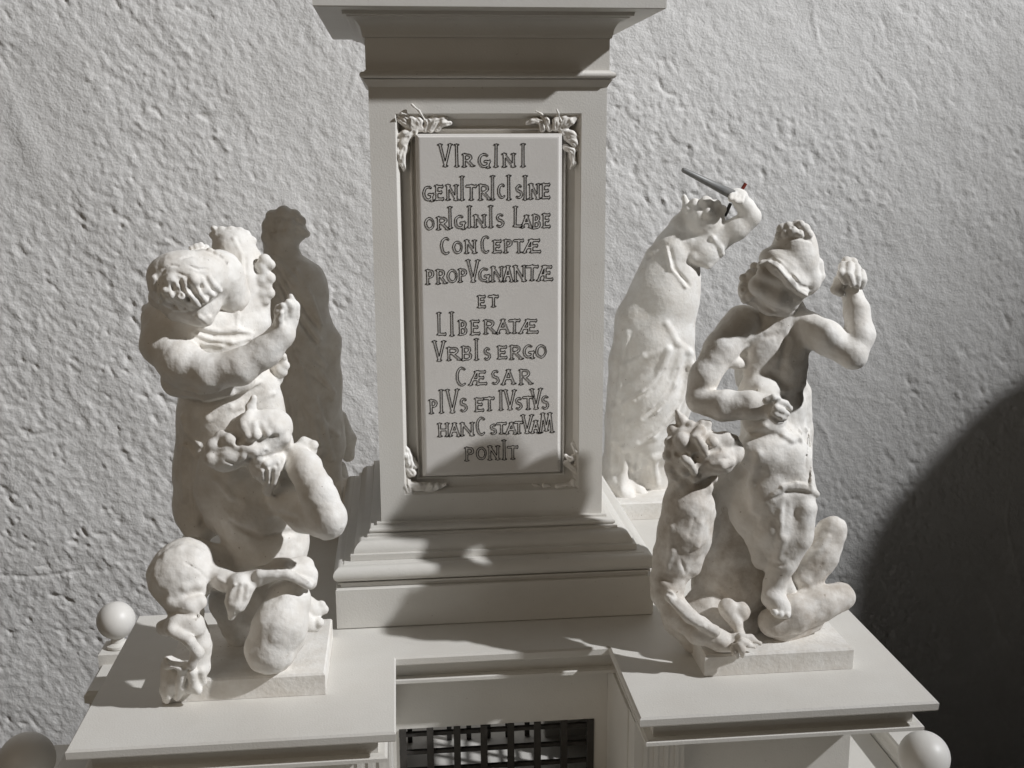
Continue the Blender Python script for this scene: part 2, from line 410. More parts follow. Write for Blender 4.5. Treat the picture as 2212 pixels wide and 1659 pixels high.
# wing platform: a square with a notch in the middle of each side
W1, W2, D_ = .1118, .4005, .2505
plan = [(-W2, -W2), (-W1, -W2), (-W1, -D_), (W1, -D_), (W1, -W2), (W2, -W2), (W2, -W1), (D_, -W1), (D_, W1), (W2, W1), (W2, W2), (W1, W2), (W1, D_), (-W1, D_), (-W1, W2), (-W2, W2), (-W2, W1), (-D_, W1), (-D_, -W1), (-W2, -W1)]
def plat(name, prof, mat=M_PAINT): return MB().poly_prism(plan, prof).build(name, mat, mon, 25)
plat('platform_top', [(.0040, -.0108), (.0012, -.0098), (.0004, -.0085), (.0, -.0020), (.0016, 0.)])
plat('platform_moulding', [(.0170, -.0290), (.0170, -.0125), (.0140, -.0118), (.0120, -.0112), (.0110, -.0110)])
plat('platform_fillet', [(.0110, -.0350), (.0085, -.0340), (.0085, -.0305), (.0110, -.0292)])
# hollow core with a grilled opening in each side; the wings stand on piers
g0, g1 = ony(859.6, 1574, -.212), ony(1283.4, 1553.5, -.212)
print('grille', g0, g1)
GZ, GX1, GB = (g0[2]+g1[2])/2, g1[0], -.36
GX0 = GX1-7*.0295-.008
c = MB()
def wall_with_hole(axis, sgn):
    Y0, Y1 = (.212, .202)
    def bx(a0, a1, z0, z1):
        if axis == 0: c.box(a0, a1, min(sgn*Y0, sgn*Y1), max(sgn*Y0, sgn*Y1), z0, z1)
        else: c.box(min(sgn*Y0, sgn*Y1), max(sgn*Y0, sgn*Y1), a0, a1, z0, z1)
    bx(-.2015, GX0, GB, -.0352); bx(GX1, .2015, GB, -.0352); bx(GX0, GX1, GZ, -.0352)
for a_, s_ in ((0, -1), (0, 1), (1, -1), (1, 1)): wall_with_hole(a_, s_)
core = c.build('core_wall', M_PAINT, mon, None)
pier_spots = [(sx, sy) for sx in (-1, 1) for sy in (-1, 1)]
PX = ony(1837, 1590, -.318)[0]; print('pier', PX)
for i, (sx, sy) in enumerate(pier_spots):
    L_ = [(.118, .2125), (.2125, .2125), (.2125, .118), (PX, .118), (PX, .318), (.118, .318)]
    L_ = [(sx*x, sy*y) for x, y in L_]
    if sx*sy < 0: L_ = L_[::-1]
    b = MB().poly_prism(L_, [(0, -.3602), (0, -.0352)])
    p = b.build('pier', M_PAINT, mon, None)
    f = MB()
    xa, xb = sorted((sx*.1195, sx*.170)); ya, yb = sorted((sy*.345, sy*.3185)); f.box(xa, xb, ya, yb, GB, -.0353)
    for k in range(4):
        xc = xa+.009+k*.0105; f.box(xc, xc+.0045, min(sy*.3462, sy*.3452), max(sy*.3462, sy*.3452), GB, -.0400)
    f.build('pilaster', M_PAINT, mon, None)
# each grille: upright and level bars
def grille(mat4, name='grille'):
    root = empty(name, (0, 0, 0)); root.parent = mon
    nv = 8; xs = [GX1-.0040-.0295*q for q in range(nv)]
    for k, x in enumerate(xs):
        w = .0036; b = MB().box(x-w, x+w, -.2135, -.2075, GB, GZ-.0005)
        o = b.build('upright_bar', M_IRON, root, None); o.data.transform(mat4)
    for k in range(9):
        z = GZ-.0102-k*.0218
        if z < GB+.005: break
        b = MB().box(GX0, GX1, -.2076, -.2030, z-.0021, z+.0021)
        o = b.build('level_bar', M_IRON, root, None); o.data.transform(mat4)
    return root
for k in range(4): grille(Matrix.Rotation(k*math.pi/2, 4, 'Z'))
sb = MB().poly_prism([(-.74, -.70), (.58, -.70), (.58, .262), (-.74, .262)], [(.002, -.376), (0, -.374), (0, -.3625), (.002, -.3605)]).build('plinth_board', M_PAINT, mon)

# low parapets with ball finials round the platform
def finial(q, r, zb):
    root = empty('ball_post', (0, 0, 0)); root.parent = mon
    m = MB(); x, y, z = q
    m.lathe(x, y, [(r*.55, z-r*1.5), (r*.62, z-r*1.45), (r*.62, z-r*1.32), (r*.36, z-r*1.2), (r*.34, z-r*.86)], 28)
    m.build('neck', M_PAINT, root)
    b = MB(); b.lathe(x, y, [(max(r*math.sin(math.pi*i/24), 1e-5), z-r*math.cos(math.pi*i/24)) for i in range(25)], 40)
    b.build('ball', M_BALL, root, 180)
    p = MB(); p.box(x-r*.85, x+r*.85, y-r*.85, y+r*.85, zb, z-r*1.5-.0001, .0015); p.build('post', M_PAINT, root)
BR = ony(1996, 1634, -.355); BF = ony(58, 1642, -.25); BB = ony(250.5, 1340, -.01)
print('balls', BR, BF, BB)
finial(BR, .0252, -.1798); finial(BF, .0278, -.1535); finial(BB, .0229, -.1535)
def rail(x0, x1, y0, y1, zt, nm='parapet'):
    m = MB(); m.poly_prism([(x0, y0), (x1, y0), (x1, y1), (x0, y1)], [(0.004, -.1798), (.004, zt-.016), (0, zt-.013), (0, zt-.004), (.004, zt)])
    return m.build(nm, M_PAINT, mon)
rail(BB[0]-.017, BB[0]+.017, -.105, BB[1]-.0205, BB[2]-.046)
lp = MB()
for s_ in (-1, 1):
    xa, xb = sorted((s_*.2130, s_*.453)); lp.box(xa, xb, -.62, .045, -.3603, -.18)
lp.box(-.2128, .2128, -.62, -.2130, -.3603, -.1801)
lp.build('lower_platform', M_PAINT, mon, None)
for s_ in (-1, 1):
    xa, xb = sorted((s_*.4532, s_*.490))
    MB().poly_prism([(xa, -.62), (xb, -.62), (xb, .047), (xa, .047)], [(.002, -.3603), (.002, -.176), (.0045, -.172), (.0045, -.163), (0, -.160), (0, -.156), (.002, -.154)]).build('parapet', M_PAINT, mon)
table = MB().box(-.76, .60, -.75, .272, -.42, -.3765, .003).build('display_table', M_PAINT, None, 25)
tag(table, 'wide white display table top carrying the whole model', 'table')
tb = MB().box(-.72, .57, -.70, .25, -1.499, -.4205).build('table_body', M_CARD, table, None)

# ------------------------------------------------------------------ ink lettering, drawn as hollow letters
def ell_(cx, cy, rx, ry, a0, a1, n=12): return [(cx+rx*math.cos(math.radians(a0+(a1-a0)*i/n)), cy+ry*math.sin(math.radians(a0+(a1-a0)*i/n))) for i in range(n+1)]
G = {
 'I': [[(.5, 0), (.5, 1)]], 'V': [[(.08, 1), (.5, 0)], [(.92, 1), (.52, .02)]],
 'L': [[(.15, 1), (.15, .04)], [(.15, .05), (.95, .05)]], 'E': [[(.15, 1), (.15, 0)], [(.15, .95), (.92, .95)], [(.15, .52), (.75, .52)], [(.15, .05), (.95, .05)]],
 'T': [[(.5, 1), (.5, 0)], [(.02, .95), (.98, .95)]], 'N': [[(.12, 1), (.12, 0)], [(.12, 1), (.88, 0)], [(.88, 0), (.88, 1)]],
 'H': [[(.12, 1), (.12, 0)], [(.88, 1), (.88, 0)], [(.12, .5), (.88, .5)]],
 'A': [[(.05, 0), (.5, 1)], [(.95, 0), (.5, 1)], [(.25, .38), (.75, .38)]],
 'M': [[(.05, 0), (.22, 1)], [(.22, 1), (.5, .1)], [(.5, .1), (.76, 1)], [(.76, 1), (.95, 0)]],
 'R': [[(.14, 1), (.14, 0)], [(.14, .95)]+ell_(.45, .75, .35, .22, 90, -90)+[(.14, .53)], [(.42, .52), (.98, .02)]],
 'P': [[(.18, 1), (.18, 0)], [(.18, .95)]+ell_(.5, .74, .36, .22, 90, -90)+[(.18, .52)]],
 'B': [[(.14, 1), (.14, 0)], [(.14, .95)]+ell_(.48, .75, .32, .21, 90, -90)+[(.14, .54)], [(.14, .5)]+ell_(.5, .27, .4, .23, 90, -90)+[(.14, .04)]],
 'C': [ell_(.55, .5, .45, .48, 55, 305)], 'O': [ell_(.5, .5, .45, .46, 0, 360, 18)],
 'G': [ell_(.52, .5, .45, .48, 55, 330), [(.62, .42), (1.0, .42)], [(.88, .42), (.88, -.06)]],
 'S': [ell_(.52, .73, .34, .22, 40, 250)+ell_(.48, .27, .38, .24, 80, -140)],
 'Q': [[(.04, 0), (.42, 1)], [(.16, .38), (.5, .38)], [(.5, 1), (.5, 0)], [(.42, .95), (.92, .95)], [(.5, .52), (.8, .52)], [(.5, .05), (1, .05)]],   # the AE ligature
}
TOP = lambda x, y: (813.2+x*.28595, 203.3+y*.28595)
BOT = lambda x, y: (813.2+x*.30645, 643.8+y*.30645)
LINES = [
 (TOP, [('V', 470, 570, 382, 545), ('I', 590, 625, 382, 545), ('R', 650, 735, 455, 545), ('G', 765, 862, 452, 548), ('I', 885, 925, 382, 545), ('N', 950, 1052, 452, 545), ('I', 1090, 1128, 378, 545)]),
 (TOP, [('G', 350, 432, 698, 800), ('E', 445, 508, 690, 797), ('N', 528, 618, 688, 797), ('I', 632, 662, 622, 798), ('T', 678, 758, 688, 795), ('R', 770, 862, 685, 797), ('I', 864, 894, 620, 796), ('C', 915, 978, 682, 782), ('I', 985, 1016, 615, 796), ('S', 1050, 1106, 685, 785), ('I', 1108, 1140, 618, 792), ('N', 1154, 1238, 680, 788), ('E', 1252, 1312, 678, 785)]),
 (TOP, [('O', 365, 438, 935, 1022), ('R', 455, 548, 930, 1022), ('I', 540, 575, 855, 1010), ('G', 588, 672, 918, 1012), ('I', 690, 718, 848, 1003), ('N', 735, 830, 915, 1003), ('I', 850, 882, 846, 1003), ('S', 900, 970, 905, 1003), ('L', 1038, 1102, 850, 1003), ('A', 1095, 1175, 918, 1003), ('B', 1182, 1240, 912, 1012), ('E', 1258, 1315, 905, 1005)]),
 (TOP, [('C', 482, 562, 1085, 1210), ('O', 578, 650, 1112, 1202), ('N', 668, 758, 1105, 1198), ('C', 788, 862, 1072, 1200), ('E', 882, 945, 1105, 1195), ('P', 962, 1030, 1100, 1195), ('T', 1040, 1112, 1100, 1193), ('Q', 1108, 1245, 1098, 1195)]),
 (TOP, [('P', 375, 440, 1330, 1435), ('R', 455, 525, 1328, 1430), ('O', 535, 612, 1325, 1422), ('P', 620, 688, 1322, 1415), ('V', 682, 780, 1255, 1415), ('G', 770, 858, 1315, 1412), ('N', 865, 962, 1305, 1412), ('A', 958, 1030, 1300, 1412), ('N', 1035, 1132, 1298, 1410), ('T', 1130, 1225, 1295, 1405), ('Q', 1215, 1335, 1298, 1405)]),
 (TOP, [('E', 768, 826, 1525, 1610), ('T', 850, 922, 1522, 1605)]),
 (BOT, [('L', 430, 492, 105, 262), ('I', 515, 550, 100, 262), ('B', 582, 640, 160, 258), ('E', 665, 730, 158, 255), ('R', 755, 842, 155, 250), ('A', 845, 940, 152, 247), ('T', 935, 1015, 152, 246), ('Q', 1005, 1145, 152, 246)]),
 (BOT, [('V', 398, 488, 305, 442), ('R', 492, 595, 348, 436), ('B', 600, 676, 340, 436), ('I', 690, 724, 290, 434), ('S', 755, 808, 350, 435), ('E', 855, 922, 340, 425), ('R', 940, 1028, 335, 430), ('G', 1033, 1112, 332, 418), ('O', 1122, 1202, 330, 420)]),
 (BOT, [('C', 558, 642, 488, 618), ('Q', 652, 782, 515, 610), ('S', 808, 870, 508, 608), ('A', 885, 978, 505, 605), ('R', 1002, 1098, 505, 606)]),
 (BOT, [('P', 375, 432, 718, 812), ('I', 445, 470, 650, 806), ('V', 490, 582, 645, 806), ('S', 585, 645, 705, 800), ('E', 695, 758, 705, 796), ('T', 762, 832, 700, 790), ('I', 865, 892, 652, 786), ('V', 900, 985, 650, 785), ('S', 978, 1030, 700, 785), ('T', 1032, 1108, 695, 782), ('V', 1085, 1168, 640, 780), ('S', 1160, 1220, 688, 780)]),
 (BOT, [('H', 435, 512, 885, 975), ('A', 512, 590, 882, 972), ('N', 588, 692, 880, 968), ('C', 700, 776, 840, 965), ('S', 800, 850, 888, 960), ('T', 850, 918, 880, 955), ('A', 912, 990, 878, 955), ('T', 975, 1032, 872, 952), ('V', 1022, 1105, 825, 950), ('A', 1095, 1152, 865, 948), ('M', 1148, 1250, 812, 946)]),
 (BOT, [('P', 622, 690, 1055, 1146), ('O', 702, 776, 1052, 1138), ('N', 785, 868, 1045, 1138), ('I', 885, 915, 1003, 1136), ('T', 925, 998, 1045, 1135)])]
rl = random.Random(5)
INK_W, RES = .00035, .00024
def contour(mb, F, x0, z0, y):                # ink ribbon along the zero line of a 2D field
    for i in range(F.shape[0]-1):
        for j in range(F.shape[1]-1):
            c4 = (F[i, j], F[i+1, j], F[i+1, j+1], F[i, j+1]); s4 = [q < 0 for q in c4]
            if all(s4) or not any(s4): continue
            P4 = ((i, j), (i+1, j), (i+1, j+1), (i, j+1)); pts = []
            for e in range(4):
                g = (e+1) % 4
                if s4[e] != s4[g]:
                    t = c4[e]/(c4[e]-c4[g]); pts.append((x0+RES*(P4[e][0]+(P4[g][0]-P4[e][0])*t), z0+RES*(P4[e][1]+(P4[g][1]-P4[e][1])*t)))
            for q in range(0, len(pts)-1, 2):
                (ax_, az_), (bx_, bz_) = pts[q], pts[q+1]; dx, dz = bx_-ax_, bz_-az_; L = math.hypot(dx, dz)
                if L < 1e-7: continue
                dx /= L; dz /= L; w = INK_W*rl.uniform(.8, 1.2); e_ = .00010
                a0, a1, b0, b1 = ax_-dx*e_, az_-dz*e_, bx_+dx*e_, bz_+dz*e_
                mb.add([(a0+dz*w, y, a1-dx*w), (b0+dz*w, y, b1-dx*w), (b0-dz*w, y, b1+dx*w), (a0-dz*w, y, a1+dx*w)], [(0, 1, 2, 3)])
def seg(X, Z, a, b, r0, r1):
    bx, bz = b[0]-a[0], b[1]-a[1]; t = np.clip(((X-a[0])*bx+(Z-a[1])*bz)/(bx*bx+bz*bz+1e-12), 0, 1)
    return np.hypot(X-a[0]-t*bx, Z-a[1]-t*bz)-(r0+(r1-r0)*t)
for li, (fn, chars) in enumerate(LINES):
    mb = MB()
    for ci, (g, x0, x1, y0, y1) in enumerate(chars):
        q00, q11 = ony(*fn(x0, y1), TY), ony(*fn(x1, y0), TY)
        cx, cz, sx, sz = q00[0], q00[2], q11[0]-q00[0], q11[2]-q00[2]
        gx0, gz0 = cx-.004, cz-.004; nx, nz = int((sx+.008)/RES), int((sz+.008)/RES)
        X, Z = np.meshgrid(gx0+RES*np.arange(nx), gz0+RES*np.arange(nz), indexing='ij'); F = np.full(X.shape, .01)
        thick = .00105
        for st in G[g]:
            jt = lambda: rl.uniform(-.00022, .00022)
            n = len(st); P2 = [(cx+(.06+.88*a)*sx+jt(), cz+b*sz+jt()) for a, b in st] if g != 'I' else [(cx+.5*sx+jt(), cz+b*sz+jt()) for a, b in st]
            for k in range(n-1):
                th = thick*(1 if n == 2 else .75+.35*math.sin(math.pi*(k+.5)/(n-1)))
                F = np.minimum(F, seg(X, Z, P2[k], P2[k+1], th*(1.15 if n == 2 and k == 0 else 1), th))
            if n == 2:
                d = np.array(P2[1])-np.array(P2[0]); d /= np.linalg.norm(d)
                hor = abs(d[0]) > .8
                for e in (0, 1):
                    c_ = np.array(P2[e]); s_ = np.array([d[1], -d[0]]) if hor else np.array([1, 0]); L_ = .0013 if hor else .0021
                    if hor and e == 0: continue
                    F = np.minimum(F, seg(X, Z, c_-s_*L_, c_+s_*L_, .00055, .00055))
        contour(mb, F, gx0, gz0, TY-.0003-.00001*(ci % 7))
    mb.build('inscription_line', M_INK, tab, None)

# ------------------------------------------------------------------ round-headed blocker, added unseen on the right to cast shade on the wall
def shade_of(u, v, s): w = ony(u, v, WALL_Y); return w+(LAMP-w)*s
sc_ = shade_of(2305, 1245, .24); rr_ = .352
st = MB(); nst = 40; plan_ = []
pv = [(sc_[0]+rr_*math.cos(math.pi*i/nst), sc_[2]+rr_*math.sin(math.pi*i/nst)) for i in range(nst+1)]+[(sc_[0]-rr_, -1.499), (sc_[0]+rr_, -1.499)]
n_ = len(pv); y0_, y1_ = sc_[1]-.04, sc_[1]+.04
st.add([(x, y0_, z) for x, z in pv]+[(x, y1_, z) for x, z in pv], [tuple(range(n_))[::-1], tuple(range(n_, 2*n_))]+[(i, (i+1) % n_, n_+(i+1) % n_, n_+i) for i in range(n_)])
blocker = st.build('round_headed_blocker', M_CARD, None, None)
tag(blocker, 'plain round-headed slab added beyond the right edge to shade the wall low on the right', 'blocker')
# ------------------------------------------------------------------ leaf ornaments in the panel corners
def leaf_corner(pieces, wisps=()):
    c = Clay(.0008)
    for (pts, r0, r1) in pieces:
        n = len(pts)
        c.chain([(u, v, -A+.0074-.0030*math.sin(math.pi*i/(n-.5)), (r0+(r1-r0)*i/(n-1))*1.12) for i, (u, v) in enumerate(pts)], 3)
    for pts in wisps: c.chain([(u, v, -A-.004, 2.2) for u, v in pts], 2)
    for (pts, r0, r1) in pieces: c.groove([(u+1.5, v+1.5) for u, v in pts], 2.2, .4, 1.5)
    c.rough(.0007, .004, 3)
    return c.mesh('leaf_ornament', M_STAT, mon)
leaf_corner([([(895, 278), (872, 262), (857, 250)], 9, 7), ([(897, 276), (890, 258), (878, 247)], 8, 6), ([(908, 278), (905, 262), (893, 248)], 7, 6),
             ([(920, 280), (925, 262), (918, 250)], 6, 5), ([(930, 280), (940, 262), (962, 255)], 7, 5), ([(945, 279), (955, 268), (972, 266)], 6, 4), ([(928, 262), (940, 250), (960, 246)], 5, 5),
             ([(893, 285), (873, 290), (860, 297)], 9, 6), ([(880, 295), (868, 312), (860, 322)], 10, 6), ([(872, 318), (866, 338), (864, 350)], 11, 6), ([(868, 340), (870, 356), (874, 368)], 8, 3), ([(862, 300), (860, 330)], 6, 6)],
            [[(917, 258), (905, 240), (890, 226)], [(880, 247), (868, 245)]])
leaf_corner([([(1213, 276), (1232, 262), (1247, 250)], 8, 7), ([(1212, 275), (1218, 258), (1228, 246)], 8, 6), ([(1200, 277), (1200, 262), (1210, 247)], 7, 5),
             ([(1187, 279), (1180, 260), (1172, 250)], 6, 5), ([(1172, 279), (1168, 264), (1155, 256)], 6, 4), ([(1165, 262), (1148, 262), (1138, 266)], 5, 4),
             ([(1216, 285), (1235, 290), (1248, 296)], 8, 6), ([(1225, 296), (1240, 308), (1248, 320)], 8, 6), ([(1222, 318), (1236, 326), (1240, 345)], 6, 5), ([(1236, 335), (1240, 352), (1234, 364)], 7, 3)],
            [[(1185, 260), (1172, 248), (1158, 240)], [(1212, 262), (1206, 246), (1203, 238)]])
leaf_corner([([(872, 960), (878, 985)], 5, 9), ([(880, 975), (886, 1000), (884, 1010)], 8, 8), ([(892, 992), (898, 1006)], 5, 6), ([(880, 1012), (890, 1022)], 9, 9),
             ([(876, 1028), (878, 1048), (882, 1062)], 9, 10), ([(886, 1048), (905, 1052), (918, 1050)], 9, 8), ([(918, 1056), (930, 1050)], 8, 8), ([(935, 1056), (945, 1050)], 7, 7), ([(900, 1062), (935, 1064)], 6, 5), ([(948, 1052), (962, 1046)], 5, 3)])
leaf_corner([([(1238, 958), (1246, 972)], 5, 8), ([(1244, 985), (1230, 992), (1222, 984)], 7, 4), ([(1246, 1000), (1246, 1020)], 7, 6), ([(1222, 1000), (1238, 1012)], 6, 6), ([(1240, 1040), (1242, 1058)], 8, 7),
             ([(1228, 1050), (1205, 1052)], 8, 7), ([(1190, 1056), (1175, 1048)], 7, 5), ([(1165, 1052), (1150, 1046)], 5, 3)])

# ------------------------------------------------------------------ statue groups
HP = .0225
def plinth_of(root, x0, x1, y0, y1, chip=0):
    m = MB(); m.poly_prism([(x0, y0), (x1, y0), (x1, y1), (x0, y1)], [(0, .0003), (0, HP-.002), (.0015, HP)])
    return m.build('plinth', M_STAT, root, 25)

# ---- front left: curly haired angel bending over a horned demon
gl = empty('statue_group', (-.256, -.27, 0))
tag(gl, 'plaster group of bowed angel raising one hand above a kneeling horned demon, front left', 'statue', 'plaster fighting groups on the wings of the monument')
plinth_of(gl, -.3326, -.1790, -.3225, -.195)
c = Clay()
# drapery column of the body
c.chain([(478, 760, -.228, 82), (492, 900, -.218, 100), (505, 1030, -.205, 118)], 20)
c.chain([(450, 900, -.216, 62), (440, 1010, -.214, 60), (437, 1100, -.216, 62)], 18)
c.chain([(430, 1090, -.218, 55), (430, 1140, -.226, 34), (434, 1178, -.236, 14)], 12)
c.chain([(560, 840, -.235, 44), (580, 960, -.230, 50), (585, 1100, -.22, 60)], 18)
# shoulders and the raised, cut-off wing stump behind the head
c.chain([(398, 690, -.245, 74), (470, 720, -.235, 80)], 24)
c.chain([(500, 700, -.225, 72), (510, 610, -.220, 58), (506, 540, -.215, 46)], 16)
c.chain([(545, 690, -.225, 40), (552, 640, -.222, 28), (540, 560, -.218, 24)], 14)
c.ell(498, 512, -.212, (44, 30, 16), -8, 8)
for (u, v, r) in ((462, 494, 8), (478, 497, 9), (500, 499, 10), (518, 500, 9), (533, 506, 8), (470, 505, 9), (545, 520, 9)): c.ball(u, v, -.217, r, 5)
c.ball(455, 502, -.22, 6, 4, True)
# curls of the turned away face
for (u, v, r) in ((572, 562, 13), (584, 572, 11), (570, 588, 12), (583, 600, 12), (574, 618, 12), (582, 634, 12), (572, 648, 12), (564, 604, 15), (566, 632, 15), (566, 575, 14)): c.ball(u, v, -.232, r, 5)
c.chain([(575, 560, -.24, 3), (592, 566, -.24, 3)], 2, True); c.chain([(570, 592, -.246, 3), (590, 588, -.246, 3)], 2, True); c.chain([(568, 610, -.248, 3), (592, 614, -.248, 3)], 2, True); c.chain([(570, 641, -.248, 3), (590, 640, -.248, 3)], 2, True)
# left shoulder, upper arm, elbow hidden low, forearm rising to the hand
c.chain([(352, 690, -.245, 44), (352, 740, -.262, 46), (392, 786, -.288, 46), (450, 806, -.300, 40), (520, 792, -.305, 36), (575, 758, -.305, 31), (608, 722, -.303, 26), (618, 695, -.300, 21)], 16)
c.chain([(345, 690, -.240, 30), (318, 668, -.235, 12)], 10)
c.chain([(385, 820, -.27, 38), (450, 830, -.27, 34), (520, 820, -.262, 30)], 16)
# hand: palm, four fingers, thumb
c.ell(618, 690, -.300, (26, 14, 24), 0, 8)
c.chain([(636, 680, -.300, 11), (637, 660, -.300, 10), (630, 648, -.302, 8)], 4)
c.chain([(626, 678, -.304, 10), (627, 660, -.306, 9), (622, 652, -.308, 7)], 4)
c.chain([(612, 684, -.306, 10), (612, 668, -.308, 9), (610, 660, -.310, 7)], 4)
c.chain([(602, 690, -.306, 10), (600, 674, -.308, 9), (601, 664, -.308, 7)], 4)
c.chain([(604, 712, -.308, 10), (603, 690, -.312, 8), (607, 676, -.314, 6)], 5)
c.chain([(628, 640, -.303, 7), (630, 652, -.302, 8)], 3)
# far hand peeping out on the right
c.chain([(585, 790, -.225, 18), (606, 780, -.23, 13), (612, 770, -.235, 9)], 7); c.ball(617, 790, -.235, 9, 4); c.ball(612, 804, -.235, 9, 4); c.chain([(604, 800, -.235, 12), (600, 820, -.23, 12)], 6)
# folds
c.groove([(512, 520), (530, 560), (532, 600), (524, 650), (520, 700)], 4.5, .2, 5)
c.ridge([(505, 515), (522, 550), (522, 600), (514, 660), (512, 712)], 4, .5, 5)
c.ridge([(432, 706), (470, 716), (510, 712), (545, 722)], 6, .45, 5)
c.ridge([(415, 718), (455, 732), (500, 738), (540, 730)], 6, .5, 5)
c.groove([(425, 716), (462, 725), (505, 727), (540, 724)], 3.5, .3, 4)
c.ridge([(408, 728), (440, 742), (480, 748)], 4, .5, 4)
for pts in ([(400, 850), (440, 862), (500, 848), (560, 826)], [(395, 838), (430, 846), (470, 842)], [(430, 900), (500, 880), (590, 850)], [(412, 945), (450, 905), (520, 880)],
            [(400, 940), (395, 1000), (400, 1080)], [(430, 960), (420, 1040), (425, 1130)], [(395, 900), (400, 930), (430, 960)]): c.ridge(pts, 5, .35, 8)
for pts in ([(400, 862), (440, 872), (505, 858), (565, 836)], [(410, 1000), (408, 1060), (412, 1120)], [(440, 1000), (438, 1080), (440, 1130)]): c.groove(pts, 4, .15, 8)
c.ridge([(396, 962), (412, 970), (420, 985)], 6, .5, 6)
c.rough(0.00068, .014, 21); c.rough(0.00017, .0045, 22); c.rough(.00050, .0075, 122)
angel_l = c.mesh('angel_figure', M_STAT, gl)
# the bowed head: smooth face wedge under a hair cap
h_ = Clay(.0009)
# face wedge, seen from above, and the smooth neck behind it
h_.ell(402, 640, -.276, (74, 56, 44), -14, 8); h_.chain([(400, 650, -.276, 50), (432, 672, -.282, 34), (445, 690, -.284, 13)], 10)
h_.chain([(470, 600, -.258, 58), (496, 640, -.245, 42)], 14)
h_.ell(345, 640, -.272, (22, 30, 26), 0, 8)
# hair cap
h_.ell(404, 600, -.290, (76, 60, 58), -8, 5); h_.ell(446, 592, -.276, (50, 56, 54), 0, 12); h_.ell(364, 604, -.286, (44, 52, 50), 0, 10)
h_.ell(404, 632, -.300, (58, 40, 26), -6, 8)
for (pts, r) in (([(346, 612), (350, 640), (366, 658)], 8), ([(362, 606), (368, 636), (392, 662)], 8), ([(380, 610), (390, 640), (412, 664)], 8), ([(398, 606), (410, 636), (428, 656)], 8),
                 ([(416, 604), (428, 632), (444, 648)], 8), ([(434, 602), (446, 626), (460, 638)], 7.5), ([(452, 600), (462, 618), (476, 628)], 7), ([(334, 600), (334, 626), (342, 648)], 8), ([(350, 652), (376, 666), (400, 668)], 6)): h_.ridge(pts, r*.92, .38+.2*((int(pts[1][0])*7)%3)/3, 4)
for pts in ([(356, 608), (360, 636), (376, 656)], [(372, 606), (380, 636), (400, 660)], [(390, 606), (400, 636), (420, 660)], [(408, 604), (420, 632), (436, 652)], [(426, 602), (438, 628), (450, 644)], [(344, 604), (346, 628), (354, 650)],
            [(380, 588), (400, 596), (420, 592)], [(410, 574), (430, 582), (448, 580)], [(352, 580), (368, 572), (384, 574)], [(395, 556), (420, 552), (440, 556)], [(340, 600), (352, 588)]): h_.groove(pts, 3.2, .35, 2)
h_.lump(392, 640, 9, .3, 4); h_.lump(440, 628, 9, .25, 4); h_.lump(358, 628, 10, .3, 4); h_.lump(372, 604, 14, .2, 5); h_.lump(420, 606, 14, .2, 5)
h_.groove([(408, 622), (420, 632)], 6, .3, 3); h_.groove([(382, 626), (390, 640)], 6, .3, 3)
for (u, v, r) in ((424, 530, 8), (434, 526, 7), (445, 531, 8), (454, 538, 7), (466, 543, 7), (414, 532, 6), (478, 550, 7), (488, 560, 7)): h_.lump(u, v+4, r, .5, 3)
h_.ridge([(430, 684), (444, 694), (452, 686)], 6, .4, 4)
h_.rough(.0006, .010, 31); h_.rough(.0005, .0065, 131); h_.rough(.0002, .004, 32)
hd = h_.mesh('bowed_head', M_STAT, angel_l)

c = Clay()
# torso leaning forward
c.chain([(500, 1020, -.262, 56), (545, 1090, -.252, 86), (575, 1170, -.244, 90), (560, 1230, -.240, 80)], 20)
c.chain([(472, 1010, -.258, 42), (500, 1100, -.248, 50)], 18)
c.chain([(630, 1010, -.268, 44), (625, 1110, -.252, 44)], 18)
# head seen from above
c.ell(552, 944, -.300, (68, 50, 58), 14, 8)
c.ell(500, 975, -.304, (56, 48, 40), 24, 8)
c.ell(588, 925, -.296, (44, 44, 46), 0, 8)
c.ell(570, 1000, -.305, (42, 34, 26), -20, 10)
c.chain([(545, 900, -.300, 15), (542, 880, -.300, 11), (548, 860, -.300, 6)], 5)
# forelock, brows, nose, cheeks, ears
c.ridge([(540, 940, 17), (530, 916, 16), (536, 898, 10)], 14, .4, 7); c.ridge([(552, 940, 11), (550, 918, 9)], 9, .4, 5); c.groove([(540, 938), (534, 912)], 3, .3, 2)
c.ridge([(478, 946, 17), (498, 950, 15), (514, 962, 11)], 14, .35, 7); c.ridge([(530, 966), (550, 974), (568, 972)], 12, .35, 7)
c.lump(592, 928, 24, .2, 10); c.ridge([(566, 918), (578, 936), (572, 952)], 8, .35, 6)
c.ridge([(614, 948), (610, 975), (600, 992)], 12, .3, 8); c.ridge([(596, 992), (576, 1002)], 10, .35, 6)
c.lump(464, 964, 20, .2, 8); c.lump(458, 990, 18, .2, 8); c.lump(556, 990, 10, .4, 5); c.lump(524, 984, 12, .3, 6)
c.groove([(522, 946), (514, 956)], 8, .4, 4); c.groove([(556, 954), (578, 956), (594, 946)], 8, .4, 4); c.dent(576, 980, 7, .4, 4); c.dent(538, 994, 6, .35, 4)
c.groove([(486, 996), (512, 1004), (536, 1006)], 3, .25, 3); c.groove([(470, 975), (490, 972)], 3, .25, 3)
# beard
c.chain([(566, 1012, -.305, 26), (584, 1034, -.302, 18), (578, 1064, -.298, 9)], 7)
for pts in ([(594, 1012), (590, 1040), (580, 1068)], [(580, 1014), (580, 1040), (572, 1060)], [(602, 1000), (600, 1022), (592, 1044)], [(566, 1016), (568, 1034)]): c.ridge(pts, 5, .5, 3)
for pts in ([(587, 1016), (585, 1050)], [(574, 1020), (576, 1050)]): c.groove(pts, 3, .3, 2)
